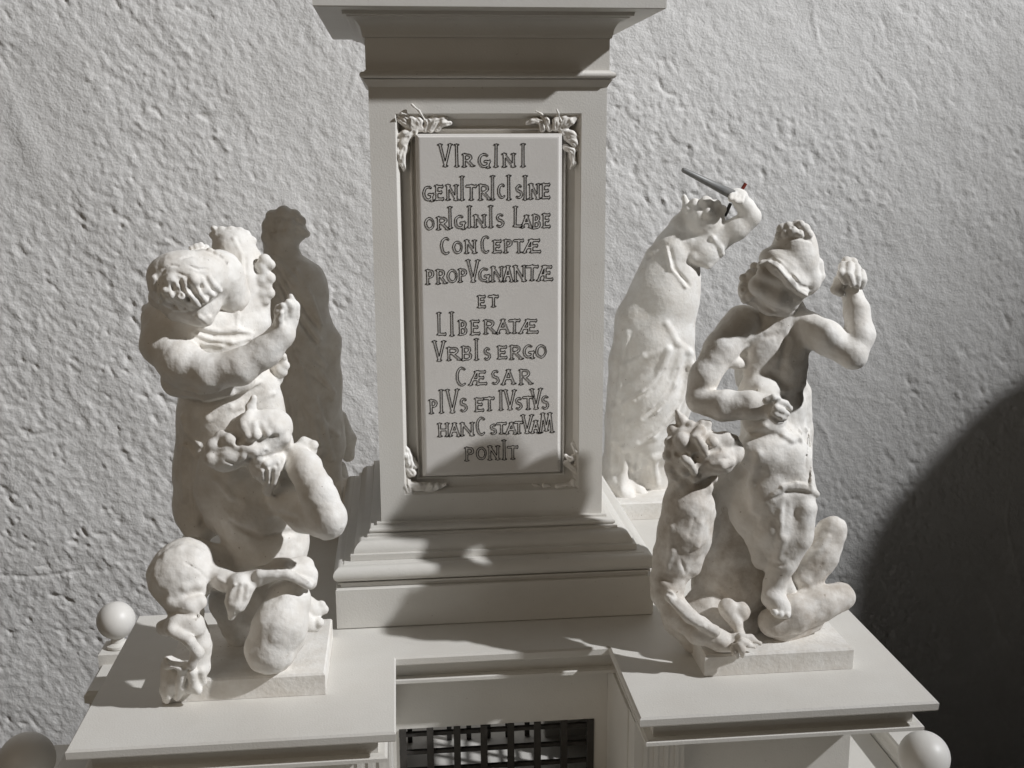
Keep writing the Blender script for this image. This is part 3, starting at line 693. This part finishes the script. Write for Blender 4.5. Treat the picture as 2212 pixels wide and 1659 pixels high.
# right arm: hand behind the head, upper arm, elbow
c.chain([(640, 985, -.292, 26), (660, 1012, -.304, 35), (688, 1070, -.322, 39), (710, 1118, -.330, 40)], 14)
c.chain([(706, 1128, -.328, 38), (660, 1112, -.306, 38), (615, 1080, -.282, 38)], 14)
c.chain([(640, 978, -.285, 20), (662, 966, -.28, 20), (668, 972, -.28, 17)], 7); c.ball(676, 962, -.283, 13, 4); c.ball(668, 980, -.285, 12, 4); c.ball(656, 954, -.280, 11, 4)
# left shoulder and upper arm going back in shade
c.chain([(466, 990, -.270, 34), (462, 1060, -.256, 40), (478, 1110, -.248, 40)], 16)
c.ridge([(470, 1035), (500, 1070), (530, 1082)], 7, .3, 10); c.groove([(560, 1085), (590, 1110), (640, 1120)], 5, .2, 10); c.groove([(500, 1130), (560, 1160), (640, 1150)], 5, .15, 10)
# hips and the left thigh seen on end
c.ell(392, 1245, -.300, (74, 66, 72), 0, 14)
c.chain([(400, 1215, -.29, 56), (455, 1225, -.275, 48), (500, 1240, -.262, 44)], 16)
c.ell(430, 1190, -.27, (52, 40, 26), -20, 12)
c.chain([(395, 1290, -.312, 46), (404, 1322, -.315, 38)], 10); c.chain([(372, 1305, -.325, 18), (410, 1310, -.33, 20), (430, 1300, -.325, 18)], 7)
# lower leg and twisted foot with claws
c.chain([(356, 1356, -.322, 19), (385, 1352, -.335, 24), (418, 1350, -.335, 26)], 10)
c.chain([(418, 1352, -.325, 28), (434, 1395, -.325, 24), (432, 1440, -.328, 22), (415, 1475, -.328, 18)], 10)
c.chain([(372, 1362, -.345, 14), (408, 1384, -.350, 12), (428, 1410, -.348, 12), (414, 1434, -.345, 13)], 7)
c.chain([(362, 1428, -.330, 13), (384, 1428, -.338, 14), (404, 1446, -.338, 15)], 8)
c.ell(392, 1470, -.325, (38, 26, 34), 0, 10)
c.chain([(362, 1440, -.325, 16), (358, 1490, -.328, 12), (360, 1512, -.328, 8)], 6); c.chain([(430, 1440, -.325, 20), (420, 1480, -.330, 16)], 8)
c.ridge([(374, 1452), (370, 1478), (364, 1502)], 9, .5, 3); c.ridge([(394, 1452), (390, 1480), (384, 1504)], 9, .5, 3)
c.ridge([(414, 1452), (418, 1478), (428, 1490)], 10, .5, 3); c.ridge([(360, 1438), (378, 1434), (396, 1446)], 8, .5, 3); c.ridge([(434, 1448), (440, 1472)], 9, .4, 3)
c.groove([(384, 1456), (378, 1500)], 4, .4, 2); c.groove([(404, 1456), (402, 1500)], 5, .4, 2); c.dent(398, 1440, 5)
c.ell(384, 1410, -.338, (32, 44, 27), 0, 5, True)
# loin cloth: band, knot and hanging end
c.chain([(448, 1240, -.300, 28), (486, 1256, -.312, 22), (515, 1262, -.318, 22), (560, 1246, -.318, 20), (610, 1228, -.312, 22), (665, 1240, -.302, 22)], 10)
c.chain([(600, 1222, -.30, 20), (660, 1222, -.295, 18), (668, 1258, -.305, 16)], 8); c.chain([(560, 1240, -.325, 10), (620, 1240, -.325, 12), (665, 1262, -.315, 13)], 7)
c.chain([(516, 1262, -.325, 24), (508, 1300, -.330, 20), (500, 1334, -.328, 8)], 8); c.chain([(535, 1270, -.325, 16), (520, 1310, -.330, 12)], 7)
for pts in ([(522, 1260), (516, 1290), (506, 1325)], [(534, 1262), (532, 1290), (518, 1318)], [(506, 1262), (496, 1290), (494, 1316)], [(470, 1250), (490, 1262), (508, 1264)], [(600, 1232), (640, 1238), (668, 1256)]): c.ridge(pts, 3.5, .5, 4)
for pts in ([(528, 1266), (524, 1300)], [(512, 1268), (504, 1300)], [(430, 1222), (470, 1232)], [(400, 1216), (430, 1232), (446, 1250)]): c.groove(pts, 2.6, .3, 3)
# right thigh and knee on the ground, foot behind
c.chain([(622, 1300, -.300, 52), (606, 1350, -.315, 58), (584, 1400, -.318, 58)], 12)
c.chain([(600, 1290, -.27, 50), (560, 1300, -.25, 54)], 14)
c.chain([(622, 1380, -.305, 40), (600, 1430, -.308, 26)], 14)
c.chain([(640, 1340, -.272, 32), (660, 1345, -.262, 20), (680, 1350, -.258, 16)], 10)
c.chain([(650, 1300, -.255, 26), (682, 1318, -.252, 18), (700, 1316, -.252, 10)], 8); c.ball(694, 1306, -.252, 10, 4); c.ball(702, 1320, -.254, 9, 4); c.ball(690, 1344, -.262, 12, 5)
c.ridge([(400, 1268), (426, 1262), (444, 1276)], 8, .15, 10); c.groove([(380, 1320), (420, 1332), (444, 1330)], 4, .2, 5)
c.ridge([(360, 1200), (390, 1190), (420, 1196)], 8, .1, 12)
c.chain([(500, 1300, -.25, 50), (520, 1380, -.24, 30)], 12)
c.rough(0.00090, .012, 41); c.rough(0.00025, .0045, 42); c.rough(.00060, .0070, 142); c.rough(.0006, .0055, 43, (540, 950, -.31, 95)); c.rough(.0010, .006, 44, (400, 1440, -.33, 90))
c.flatcut(2, .002, True)
dem_l = c.mesh('demon_figure', M_STAT, gl)

# ---- front right: helmeted angel with raised fist over a cat-headed demon
gr = empty('statue_group', (.27, -.27, 0))
tag(gr, 'plaster group of helmeted warrior raising one fist over a crouching cat-headed demon, front right', 'statue', 'plaster fighting groups on the wings of the monument')
plinth_of(gr, .1930, .3455, -.3270, -.2050)
c = Clay()
YB = -.235
# torso, belly and hips
c.chain([(1690, 725, YB, 66), (1672, 800, YB, 68), (1668, 880, YB-.005, 66), (1672, 960, YB-.008, 78)], 20)
c.chain([(1625, 715, YB-.005, 44), (1690, 690, YB-.005, 50), (1740, 715, YB, 36)], 20)
c.chain([(1624, 725, YB+.008, 38), (1622, 820, YB+.010, 34)], 10)
c.ell(1640, 795, YB-.022, (36, 24, 34), 0, 12); c.ell(1700, 800, YB-.020, (42, 26, 42), 0, 12); c.ell(1674, 762, YB-.026, (60, 24, 52), 0, 26)
c.ell(1690, 880, YB-.018, (54, 34, 44), 0, 14)
c.chain([(1720, 850, YB, 34), (1722, 940, YB+.004, 34), (1724, 1040, YB+.01, 32)], 14)
c.chain([(1700, 660, YB-.005, 34), (1690, 700, YB, 36)], 12)
# left (picture) arm folded over the belly
c.chain([(1604, 700, YB-.012, 42), (1560, 750, YB-.022, 38), (1522, 812, YB-.03, 33), (1506, 862, YB-.032, 27)], 12)
c.chain([(1510, 866, YB-.038, 28), (1560, 876, YB-.050, 34), (1620, 876, YB-.060, 32), (1662, 878, YB-.066, 26)], 10)
c.chain([(1640, 850, YB-.030, 48), (1650, 900, YB-.036, 50)], 14)
c.chain([(1548, 775, YB-.028, 13), (1590, 785, YB-.026, 13), (1622, 782, YB-.020, 13)], 8)
c.ell(1672, 882, YB-.072, (26, 15, 24), 0, 6)
c.chain([(1676, 866, YB-.080, 9), (1696, 872, YB-.078, 8), (1706, 882, YB-.072, 7)], 3)
c.chain([(1676, 880, YB-.083, 8.5), (1692, 888, YB-.081, 7.5), (1700, 894, YB-.076, 6.5)], 3)
c.chain([(1672, 892, YB-.082, 8), (1686, 900, YB-.081, 7), (1696, 903, YB-.076, 6)], 3)
c.chain([(1664, 900, YB-.080, 7.5), (1676, 910, YB-.078, 6.5), (1688, 911, YB-.074, 5.5)], 3)
c.chain([(1654, 866, YB-.082, 9), (1670, 858, YB-.084, 8), (1682, 860, YB-.082, 6)], 4)
# right arm raised, fist
c.chain([(1740, 704, YB-.024, 34), (1786, 722, YB-.050, 30)], 14)
c.chain([(1745, 712, YB-.004, 40), (1790, 732, YB-.040, 36), (1838, 764, YB-.054, 31)], 14)
c.chain([(1842, 766, YB-.052, 33), (1858, 725, YB-.046, 31), (1850, 670, YB-.034, 27), (1842, 640, YB-.028, 24)], 12)
c.ell(1836, 600, YB-.024, (31, 22, 36), 0, 8)
c.chain([(1812, 606, YB-.030, 13), (1806, 624, YB-.034, 12), (1816, 634, YB-.034, 9)], 4)
c.chain([(1822, 574, YB-.032, 11), (1818, 592, YB-.042, 10), (1826, 608, YB-.044, 9)], 3)
c.chain([(1836, 572, YB-.036, 11), (1834, 594, YB-.046, 10), (1840, 612, YB-.046, 9)], 3)
c.chain([(1850, 576, YB-.036, 10), (1850, 598, YB-.044, 9.5), (1852, 616, YB-.044, 8)], 3)
c.chain([(1862, 586, YB-.032, 9), (1862, 606, YB-.038, 9), (1860, 620, YB-.038, 8)], 3)
c.ball(1828, 562, YB-.024, 10, 5); c.ball(1842, 566, YB-.024, 10, 5)
# thighs under the kilt, knee, shin, foot
c.ell(1650, 978, YB-.044, (62, 52, 50), 0, 14)
c.chain([(1668, 975, YB-.034, 60), (1664, 1060, YB-.040, 62), (1680, 1140, YB-.045, 62), (1690, 1190, YB-.045, 46)], 18)
c.chain([(1672, 950, YB-.030, 46), (1700, 990, YB-.040, 52), (1720, 1060, YB-.048, 46)], 16)
c.chain([(1736, 1098, YB-.060, 31), (1722, 1160, YB-.060, 34), (1690, 1215, YB-.058, 32), (1672, 1262, YB-.058, 25), (1676, 1300, YB-.062, 24)], 10)
c.chain([(1600, 1030, YB-.02, 42), (1618, 1110, YB-.03, 50), (1650, 1190, YB-.04, 44)], 16)
c.chain([(1600, 990, YB-.005, 44), (1560, 1060, YB-.012, 48), (1540, 1130, YB-.012, 60)], 16)
c.chain([(1668, 1290, YB-.064, 26), (1686, 1312, YB-.070, 24), (1704, 1326, YB-.072, 16)], 8)
for (u, v) in ((1672, 1322), (1686, 1326), (1700, 1328)): c.ball(u, v, YB-.080, 9, 4)
c.chain([(1690, 1240, YB-.055, 16), (1705, 1290, YB-.05, 22)], 10)
# kilt hem and its ornaments
c.ridge([(1672, 1068), (1690, 1054), (1720, 1050), (1750, 1058), (1764, 1068)], 7, .5, 5)
c.ridge([(1690, 1052), (1720, 1044), (1752, 1050)], 4, .4, 5)
c.groove([(1676, 1078), (1700, 1064), (1740, 1066)], 4, .2, 5)
c.ridge([(1748, 930), (1753, 990), (1752, 1050)], 3, .5, 3); c.groove([(1738, 935), (1742, 990), (1745, 1045)], 3, .3, 3)
c.ridge([(1620, 930), (1650, 920), (1690, 932), (1716, 950)], 7, .45, 6); c.ridge([(1690, 940), (1710, 952), (1726, 945)], 6, .5, 5)
for (u, v) in ((1728, 930), (1727, 948), (1740, 925)): c.ridge([(u, v), (u+1, v+5)], 6, .5, 3)
for pts in ([(1688, 1100), (1690, 1160), (1680, 1200)], [(1640, 980), (1625, 1040), (1630, 1100)]): c.ridge(pts, 7, .12, 12)
for pts in ([(1700, 1090), (1696, 1150)], [(1658, 1212), (1690, 1222), (1708, 1212)]): c.groove(pts, 4, .15, 7)
c.rough(0.00075, .013, 51); c.rough(0.00020, .0045, 52); c.rough(.00050, .0075, 152); c.groove([(1700, 735), (1690, 790), (1686, 850)], 5, .12, 12); c.groove([(1620, 745), (1650, 726), (1690, 720)], 5, .12, 8); c.ridge([(1640, 835), (1690, 845), (1735, 830)], 6, .1, 12)
c.rough(.0010, .006, 53, (1838, 600, -.26, 60)); c.rough(.0009, .006, 54, (1690, 885, -.30, 50))
war = c.mesh('warrior_figure', M_STAT, gr)
k_ = Clay(.0014)
k_.chain([(1670, 950, -.222, 48), (1668, 1050, -.225, 60), (1650, 1150, -.228, 70), (1640, 1260, -.235, 80)], 16); k_.chain([(1600, 1120, -.230, 50), (1560, 1260, -.235, 60)], 16); k_.chain([(1690, 1180, -.225, 50), (1720, 1240, -.228, 40)], 12)
k_.rough(.0016, .014, 91); k_.rough(.0006, .006, 92); k_.flatcut(2, .003, True)
k_.mesh('rock', M_STAT, gr)
# head with helmet
h_ = Clay(.0009); YH = YB-.030
h_.ell(1676, 616, YH+.014, (56, 44, 50), 38, 8)
h_.chain([(1650, 590, YH-.018, 16), (1690, 606, YH-.020, 18), (1726, 640, YH-.014, 14)], 10)
h_.chain([(1640, 616, YH-.010, 24), (1676, 634, YH-.012, 26), (1708, 654, YH-.006, 20)], 14)
h_.chain([(1630, 640, YH+.004, 22), (1664, 658, YH+.003, 22), (1694, 668, YH+.006, 17)], 14)
h_.chain([(1690, 655, YH+.012, 34), (1700, 676, YH+.014, 28)], 8)
h_.ell(1622, 618, YH+.010, (26, 28, 40), -18, 12)
h_.lump(1608, 624, 14, .4, 3); h_.lump(1622, 592, 12, .3, 5); h_.lump(1606, 600, 9, .5, 3); h_.lump(1610, 646, 11, .4, 3); h_.lump(1630, 576, 10, .4, 3); h_.lump(1622, 640, 12, .3, 4)
h_.dent(1606, 624, 6, .4, 2)
h_.groove([(1628, 650), (1650, 664), (1676, 676)], 4, .2, 5)
h_.rough(.0005, .010, 55); h_.rough(.0002, .004, 56)
wh = h_.mesh('head', M_STAT, war)
k_ = Clay(.0009)
k_.ell(1716, 560, YH, (53, 56, 64), 0, 8); k_.ell(1688, 572, YH-.002, (52, 56, 34), -30, 12); k_.ell(1738, 600, YH, (36, 44, 42), 0, 8)
k_.ell(1718, 524, YH, (44, 44, 38), 0, 14); k_.ell(1716, 508, YH, (36, 36, 24), 0, 10); k_.ell(1700, 596, YH-.006, (56, 52, 34), -40, 10)
k_.chain([(1648, 574, YH-.014, 13), (1676, 578, YH-.024, 14), (1706, 606, YH-.026, 14), (1734, 634, YH-.018, 12)], 10)
for (u, v, r) in ((1690, 496, 14), (1704, 490, 12), (1722, 488, 14), (1738, 495, 13), (1747, 506, 10), (1684, 510, 11), (1712, 500, 12), (1730, 484, 8), (1698, 506, 10), (1726, 505, 9)): k_.lump(u, v, r, .45, 3)
k_.groove([(1678, 520), (1700, 514), (1730, 514), (1752, 520)], 3, .3, 3); k_.dent(1710, 490, 4); k_.dent(1728, 498, 4)
k_.ridge([(1642, 574), (1660, 567), (1680, 579), (1700, 602), (1722, 626), (1742, 638)], 4.5, .5, 3)
k_.groove([(1668, 560), (1690, 570), (1708, 592), (1730, 618), (1752, 624)], 3.5, .3, 4)
k_.chain([(1766, 570, YH-.005, 14), (1772, 596, YH-.008, 10), (1762, 616, YH-.012, 7), (1751, 628, YH-.014, 4)], 5)
k_.rough(.0004, .014, 57); k_.rough(.0002, .006, 157); k_.rough(.00015, .0045, 58)
k_.mesh('helmet', M_STAT, wh)

c = Clay(); YD = -.280
# demon: head
c.ell(1496, 974, YD-.008, (66, 60, 64), 0, 8); c.ell(1478, 1010, YD, (44, 44, 44), 0, 10)
c.ell(1540, 986, YD-.016, (50, 50, 44), -6, 12)
c.chain([(1556, 990, YD-.018, 34), (1584, 980, YD-.018, 24)], 8); c.ball(1588, 966, YD-.018, 17, 6)
c.chain([(1536, 952, YD-.020, 20), (1566, 950, YD-.020, 18), (1584, 950, YD-.020, 12)], 8)
c.chain([(1480, 925, YD-.004, 19), (1472, 906, YD-.004, 12), (1462, 889, YD-.004, 4)], 6)
c.chain([(1524, 930, YD-.014, 14), (1530, 916, YD-.014, 9)], 4); c.ball(1508, 925, YD-.012, 14, 5)
c.lump(1474, 952, 20, .35, 5); c.ridge([(1500, 946), (1512, 930)], 12, .45, 4); c.lump(1538, 956, 13, .45, 4)
c.ridge([(1508, 950, 9), (1518, 966, 11), (1524, 980, 9)], 10, .6, 3)
c.groove([(1462, 980), (1484, 984)], 8, .4, 4); c.groove([(1536, 972), (1552, 970)], 7, .4, 4); c.dent(1506, 990, 13, .5, 4)
c.ridge([(1478, 990), (1492, 1002), (1500, 1018)], 9, .5, 3); c.ridge([(1536, 1002), (1560, 1004), (1580, 998)], 9, .3, 7); c.groove([(1556, 992), (1576, 990)], 3, .25, 3)
for (u, v, r) in ((1454, 930, 13), (1446, 956, 12), (1443, 984, 12), (1448, 1008, 13), (1458, 1026, 14), (1470, 1040, 13), (1480, 1054, 12), (1496, 1046, 13), (1512, 1053, 12), (1530, 1053, 11), (1524, 1036, 13), (1502, 1028, 13), (1478, 1018, 12), (1492, 918, 11), (1516, 914, 8), (1540, 1034, 10), (1460, 1052, 9)): c.lump(u, v, r*1.1, .3, 5)
for (u, v) in ((1465, 1036), (1488, 1040), (1506, 1040), (1452, 1018), (1488, 1056), (1520, 1048)): c.dent(u, v, 4, .3, 3)
# neck, shoulder, long arm to the ground
c.chain([(1488, 1020, YD, 40), (1488, 1090, YD, 52)], 16)
c.chain([(1486, 1092, YD-.004, 58), (1478, 1150, YD-.006, 58), (1458, 1205, YD-.006, 48), (1442, 1250, YD-.008, 38), (1440, 1285, YD-.010, 34)], 16)
c.chain([(1520, 1110, YD-.004, 26), (1506, 1170, YD-.006, 26), (1490, 1225, YD-.008, 26)], 14)
c.chain([(1436, 1282, YD-.012, 32), (1462, 1325, YD-.024, 32), (1510, 1362, YD-.036, 31), (1556, 1384, YD-.042, 25), (1582, 1390, YD-.044, 20)], 10)
c.chain([(1448, 1290, YD-.034, 14), (1490, 1330, YD-.046, 16), (1545, 1364, YD-.052, 14)], 8)
c.ell(1592, 1384, YD-.046, (22, 16, 20), 0, 6)
c.chain([(1600, 1374, YD-.050, 10), (1622, 1378, YD-.050, 8), (1642, 1390, YD-.048, 5)], 3)
c.chain([(1600, 1384, YD-.056, 9), (1616, 1390, YD-.056, 8), (1630, 1398, YD-.054, 5)], 3)
c.chain([(1596, 1392, YD-.058, 9), (1602, 1404, YD-.060, 7), (1604, 1418, YD-.058, 4)], 3)
c.chain([(1586, 1396, YD-.056, 8), (1588, 1408, YD-.058, 7), (1592, 1420, YD-.056, 4)], 3)
c.chain([(1600, 1372, YD-.036, 12), (1590, 1345, YD-.028, 14), (1574, 1318, YD-.022, 18)], 10)
c.chain([(1440, 1290, YD+.020, 28), (1462, 1340, YD+.014, 30), (1500, 1390, YD+.006, 26)], 14)
c.chain([(1500, 1330, YD+.010, 40), (1540, 1370, YD-.004, 30)], 14)
# curled trunk in the shade between arm and warrior
c.chain([(1560, 1090, -.245, 60), (1575, 1180, -.248, 80), (1584, 1250, -.244, 92), (1574, 1310, -.246, 84)], 20)
c.chain([(1530, 1320, -.265, 60), (1600, 1350, -.262, 56)], 16)
c.ell(1572, 1312, YD-.020, (22, 20, 24), 0, 10); c.ell(1602, 1322, YD-.022, (21, 20, 24), 0, 8)
# far thigh and near shin with foot turned in
c.chain([(1795, 1150, YD+.015, 36), (1772, 1200, YD+.010, 40), (1742, 1250, YD+.005, 36)], 12)
c.chain([(1806, 1140, YD+.013, 26), (1800, 1134, YD+.013, 22)], 6)
c.chain([(1814, 1290, YD-.004, 35), (1770, 1304, YD-.010, 42), (1715, 1324, YD-.016, 46), (1670, 1345, YD-.018, 36)], 12)
c.chain([(1690, 1370, YD-.016, 24), (1760, 1345, YD-.008, 20)], 12)
for pts in ([(1450, 1140), (1452, 1190), (1440, 1230)], [(1512, 1130), (1506, 1180)], [(1448, 1300), (1480, 1330), (1520, 1352)], [(1790, 1160), (1770, 1190)]): c.ridge(pts, 6, .25, 8)
for pts in ([(1470, 1210), (1482, 1240)], [(1440, 1280), (1462, 1290), (1478, 1284)], [(1430, 1250), (1450, 1262)], [(1776, 1220), (1756, 1250)], [(1500, 1120), (1490, 1160)], [(1505, 1345), (1520, 1350)]): c.groove(pts, 4, .15, 5)
c.rough(0.00082, .012, 61); c.rough(0.00025, .0045, 62); c.rough(.00060, .0070, 162); c.rough(.0005, .0055, 63, (1490, 985, -.30, 100)); c.rough(.0013, .006, 64, (1460, 1260, -.29, 60)); c.rough(.0008, .006, 65, (1600, 1390, -.33, 50))
c.flatcut(2, .003, True)
c.mesh('demon_figure', M_STAIN, gr)

# ---- rear right: angel swinging a sword over the head
gs = empty('statue_group', (.25, .25, 0)); YR = .215
tag(gs, 'bright plaster angel in long robe swinging a grey rod overhead, right behind the pedestal', 'statue', 'plaster fighting groups on the wings of the monument')
pl = MB(); pl.poly_prism([(.125, .145), (.30, .145), (.30, .30), (.125, .30)], [(0, .0003), (0, .0235), (.002, .0255)]).build('plinth', M_STAT, gs)
c = Clay(.0014)
c.chain([(1462, 560, YR, 52), (1440, 640, YR, 68), (1416, 740, YR, 76), (1404, 850, YR, 84), (1392, 930, YR, 82)], 20)
c.chain([(1420, 560, YR, 30), (1378, 690, YR, 46), (1350, 780, YR, 32), (1345, 900, YR, 36)], 20)
c.chain([(1470, 600, YR-.01, 40), (1455, 720, YR-.01, 40), (1468, 780, YR-.01, 32), (1440, 880, YR, 50)], 16)
c.chain([(1370, 930, YR, 64), (1345, 1010, YR, 46), (1340, 1060, YR-.01, 38)], 18)
c.chain([(1420, 940, YR, 56), (1400, 1010, YR+.02, 60), (1410, 1060, YR+.03, 56)], 18)
c.ell(1440, 1000, YR+.035, (74, 50, 66), 0, 14); c.ell(1480, 1060, YR+.03, (50, 50, 46), 0, 12); c.ell(1400, 1075, YR+.03, (60, 40, 30), 0, 10)
c.chain([(1335, 1040, YR-.02, 28), (1350, 1068, YR-.034, 20), (1366, 1084, YR-.044, 12)], 9)
c.chain([(1372, 1050, YR-.015, 18), (1388, 1070, YR-.024, 12), (1392, 1080, YR-.028, 8)], 7)
c.chain([(1470, 500, YR, 30), (1455, 530, YR, 40)], 14)
# head
c.ell(1522, 474, YR-.012, (44, 40, 42), 0, 10); c.chain([(1490, 470, YR, 26), (1470, 480, YR, 18)], 10); c.chain([(1484, 446, YR, 10), (1478, 424, YR, 4)], 8)
for (u, v, r) in ((1500, 442, 14), (1524, 440, 16), (1546, 442, 12), (1560, 452, 10), (1488, 452, 12), (1530, 462, 14), (1508, 460, 10)): c.lump(u, v, r, .25, 5)
c.rough(.0014, .007, 75, (1520, 450, YR-.02, 60))
# raised arm, fist
c.chain([(1498, 530, YR-.01, 34), (1545, 520, YR-.02, 28), (1592, 494, YR-.03, 24), (1622, 470, YR-.034, 22)], 10)
c.chain([(1622, 466, YR-.034, 22), (1612, 448, YR-.034, 19), (1600, 436, YR-.034, 17)], 7)
c.ell(1594, 424, YR-.036, (22, 18, 17), -10, 6)
for q in range(4): c.chain([(1580+q*8, 418+q*2, YR-.044, 6.5), (1578+q*8, 430+q*2, YR-.052, 6)], 2)
c.chain([(1600, 436, YR-.05, 7), (1588, 434, YR-.054, 6)], 3)
c.ell(1524, 545, YR-.026, (36, 24, 30), 30, 7); c.chain([(1500, 556, YR-.03, 14), (1530, 572, YR-.03, 9), (1558, 548, YR-.03, 7)], 5); c.chain([(1540, 515, YR-.036, 7), (1556, 534, YR-.036, 7), (1560, 548, YR-.034, 6)], 4)
c.ball(1458, 554, YR-.043, 9, 2, True); c.ball(1400, 552, YR-.012, 9, 3, True)
# drapery
c.ridge([(1440, 536), (1450, 580), (1480, 620)], 4, .5, 4); c.groove([(1448, 540), (1458, 580), (1490, 618)], 3, .3, 4)
for (pts, r) in (([(1350, 792), (1390, 770), (1440, 756)], 4), ([(1490, 765), (1482, 830), (1456, 890), (1410, 940), (1350, 968)], 10), ([(1496, 790), (1490, 870), (1466, 940), (1420, 985), (1370, 1010)], 9), ([(1470, 760), (1452, 830), (1414, 884), (1360, 916)], 8),
                 ([(1444, 756), (1424, 810), (1390, 850), (1350, 872)], 7), ([(1356, 720), (1346, 790), (1338, 860)], 7), ([(1330, 880), (1328, 950), (1326, 1010)], 9), ([(1350, 985), (1346, 1030), (1344, 1060)], 8), ([(1410, 990), (1416, 1040)], 9), ([(1440, 700), (1462, 740), (1488, 760)], 5)): c.ridge(pts, r, .3, 9)
for (pts, r) in (([(1484, 800), (1470, 868), (1434, 920), (1384, 955)], 6), ([(1464, 800), (1440, 862), (1392, 904)], 5), ([(1492, 860), (1476, 915), (1440, 958)], 5), ([(1380, 985), (1376, 1035)], 5), ([(1436, 800), (1410, 840), (1374, 864)], 4), ([(1345, 900), (1344, 960)], 5)): c.groove(pts, r, .25, 5)
c.rough(.0005, .018, 71); c.rough(.0002, .006, 72)
c.flatcut(2, .003, True)
sw = c.mesh('angel_figure', M_STAT, gs)
def rod(name, a, b, r0, r1, mat, parent):
    A_, B_ = Vector(ony(*a)), Vector(ony(*b)); d = B_-A_; L = d.length; m = MB(); n = 14
    m.lathe(0, 0, [(r0*.7, 0), (r0, L*.02), (r1, L*.98), (r1*.8, L)], n)
    rot = d.to_track_quat('Z', 'Y').to_matrix().to_4x4(); M = Matrix.Translation(A_) @ rot
    v = [tuple(M @ Vector(q)) for q in m.v]
    return obj(name, v, m.f, mat, parent, 40)
rod('rod', (1474, 366, YR-.06), (1584, 421, YR-.040), .0034, .0068, M_ROD, sw)
rod('stick', (1611, 396, YR-.030), (1596, 420, YR-.030), .0024, .0024, M_RED, sw)
rod('stick', (1578, 440, YR-.020), (1566, 466, YR-.008), .0024, .0026, M_IRON, sw)

# ---- rear left: angel standing in the shade of the pedestal
ga = empty('statue_group', (-.25, .25, 0)); YL = .215
tag(ga, 'fully shaded armless robed plaster angel on a rock, left behind the pedestal', 'statue', 'plaster fighting groups on the wings of the monument')
MB().poly_prism([(-.31, .145), (-.13, .145), (-.13, .30), (-.31, .30)], [(0, .0003), (0, .0235), (.002, .0255)]).build('plinth', M_STAT, ga)
c = Clay(.0014)
c.ell(612, 494, YL, (44, 40, 42), 10, 8); c.chain([(640, 500, YL, 30), (662, 505, YL-.004, 8)], 8); c.chain([(620, 530, YL, 28), (636, 545, YL-.003, 10)], 8)
for (u, v, r) in ((590, 468, 15), (612, 460, 16), (636, 466, 14), (650, 478, 11), (580, 488, 14), (578, 512, 13), (586, 532, 12), (604, 482, 12), (626, 484, 11), (598, 508, 12), (618, 500, 8)): c.lump(u, v, r, .22, 6)
for (u, v) in ((600, 476), (622, 472), (592, 498), (640, 474), (588, 520), (612, 494)): c.dent(u, v, 5, .4, 2)
c.dent(642, 500, 6, .4); c.ridge([(644, 490), (662, 504)], 6, .4, 3)
c.chain([(606, 530, YL, 34), (610, 570, YL, 38)], 14)
c.chain([(590, 600, YL, 46), (660, 610, YL, 38), (668, 620, YL, 34)], 18)
c.chain([(630, 620, YL, 66), (640, 720, YL, 72), (655, 840, YL, 74), (660, 930, YL, 78)], 20)
c.chain([(676, 640, YL, 28), (682, 700, YL, 26), (705, 740, YL, 30), (700, 820, YL, 34), (700, 900, YL, 34), (712, 960, YL, 36)], 16)
c.chain([(620, 950, YL, 60), (650, 1040, YL, 40), (660, 1120, YL, 34)], 16); c.chain([(700, 990, YL, 40), (712, 1060, YL, 26), (716, 1130, YL, 24)], 14)
c.chain([(735, 900, YL+.03, 14), (748, 950, YL+.03, 20), (752, 985, YL+.03, 14)], 8); c.chain([(735, 1010, YL+.02, 14), (744, 1040, YL+.02, 12)], 8)
c.ball(612, 575, YL-.034, 8, 2, True); c.ball(663, 572, YL-.028, 8, 3, True)
c.ell(760, 1120, YL-.01, (58, 60, 90), 0, 16); c.ell(800, 1080, YL-.01, (38, 50, 66), 0, 12); c.ell(700, 1160, YL, (90, 60, 60), 0, 14); c.ell(815, 1060, YL, (24, 40, 50), 0, 10); c.ell(640, 1190, YL, (110, 60, 60), 0, 14)
for u in range(745, 830, 14): c.groove([(u, 1040), (u-4, 1100), (u-6, 1160)], 4, .1, 5)
for pts in ([(592, 556), (630, 600), (684, 680)], [(590, 580), (630, 650), (690, 735)], [(600, 620), (640, 700), (700, 790)], [(640, 585), (670, 640), (690, 700)], [(610, 700), (650, 780), (716, 860)], [(630, 860), (640, 940), (650, 1000)], [(680, 860), (700, 930), (716, 990)], [(655, 800), (670, 880), (690, 960)]): c.ridge(pts, 7, .45, 5)
for pts in ([(600, 575), (632, 628), (690, 710)], [(600, 600), (640, 680), (694, 762)], [(625, 720), (665, 800), (712, 840)], [(650, 870), (668, 940), (680, 1000)], [(700, 880), (716, 940)]): c.groove(pts, 5, .3, 4)
for pts in ([(640, 760), (690, 800), (720, 850)], [(620, 820), (680, 900), (730, 940)], [(650, 900), (690, 980)], [(660, 740), (730, 760)]): c.ridge(pts, 6, .35, 7)
c.rough(.0010, .016, 81); c.rough(.0003, .006, 82)
c.flatcut(2, .003, True)
c.mesh('angel_figure', M_STAT, ga)
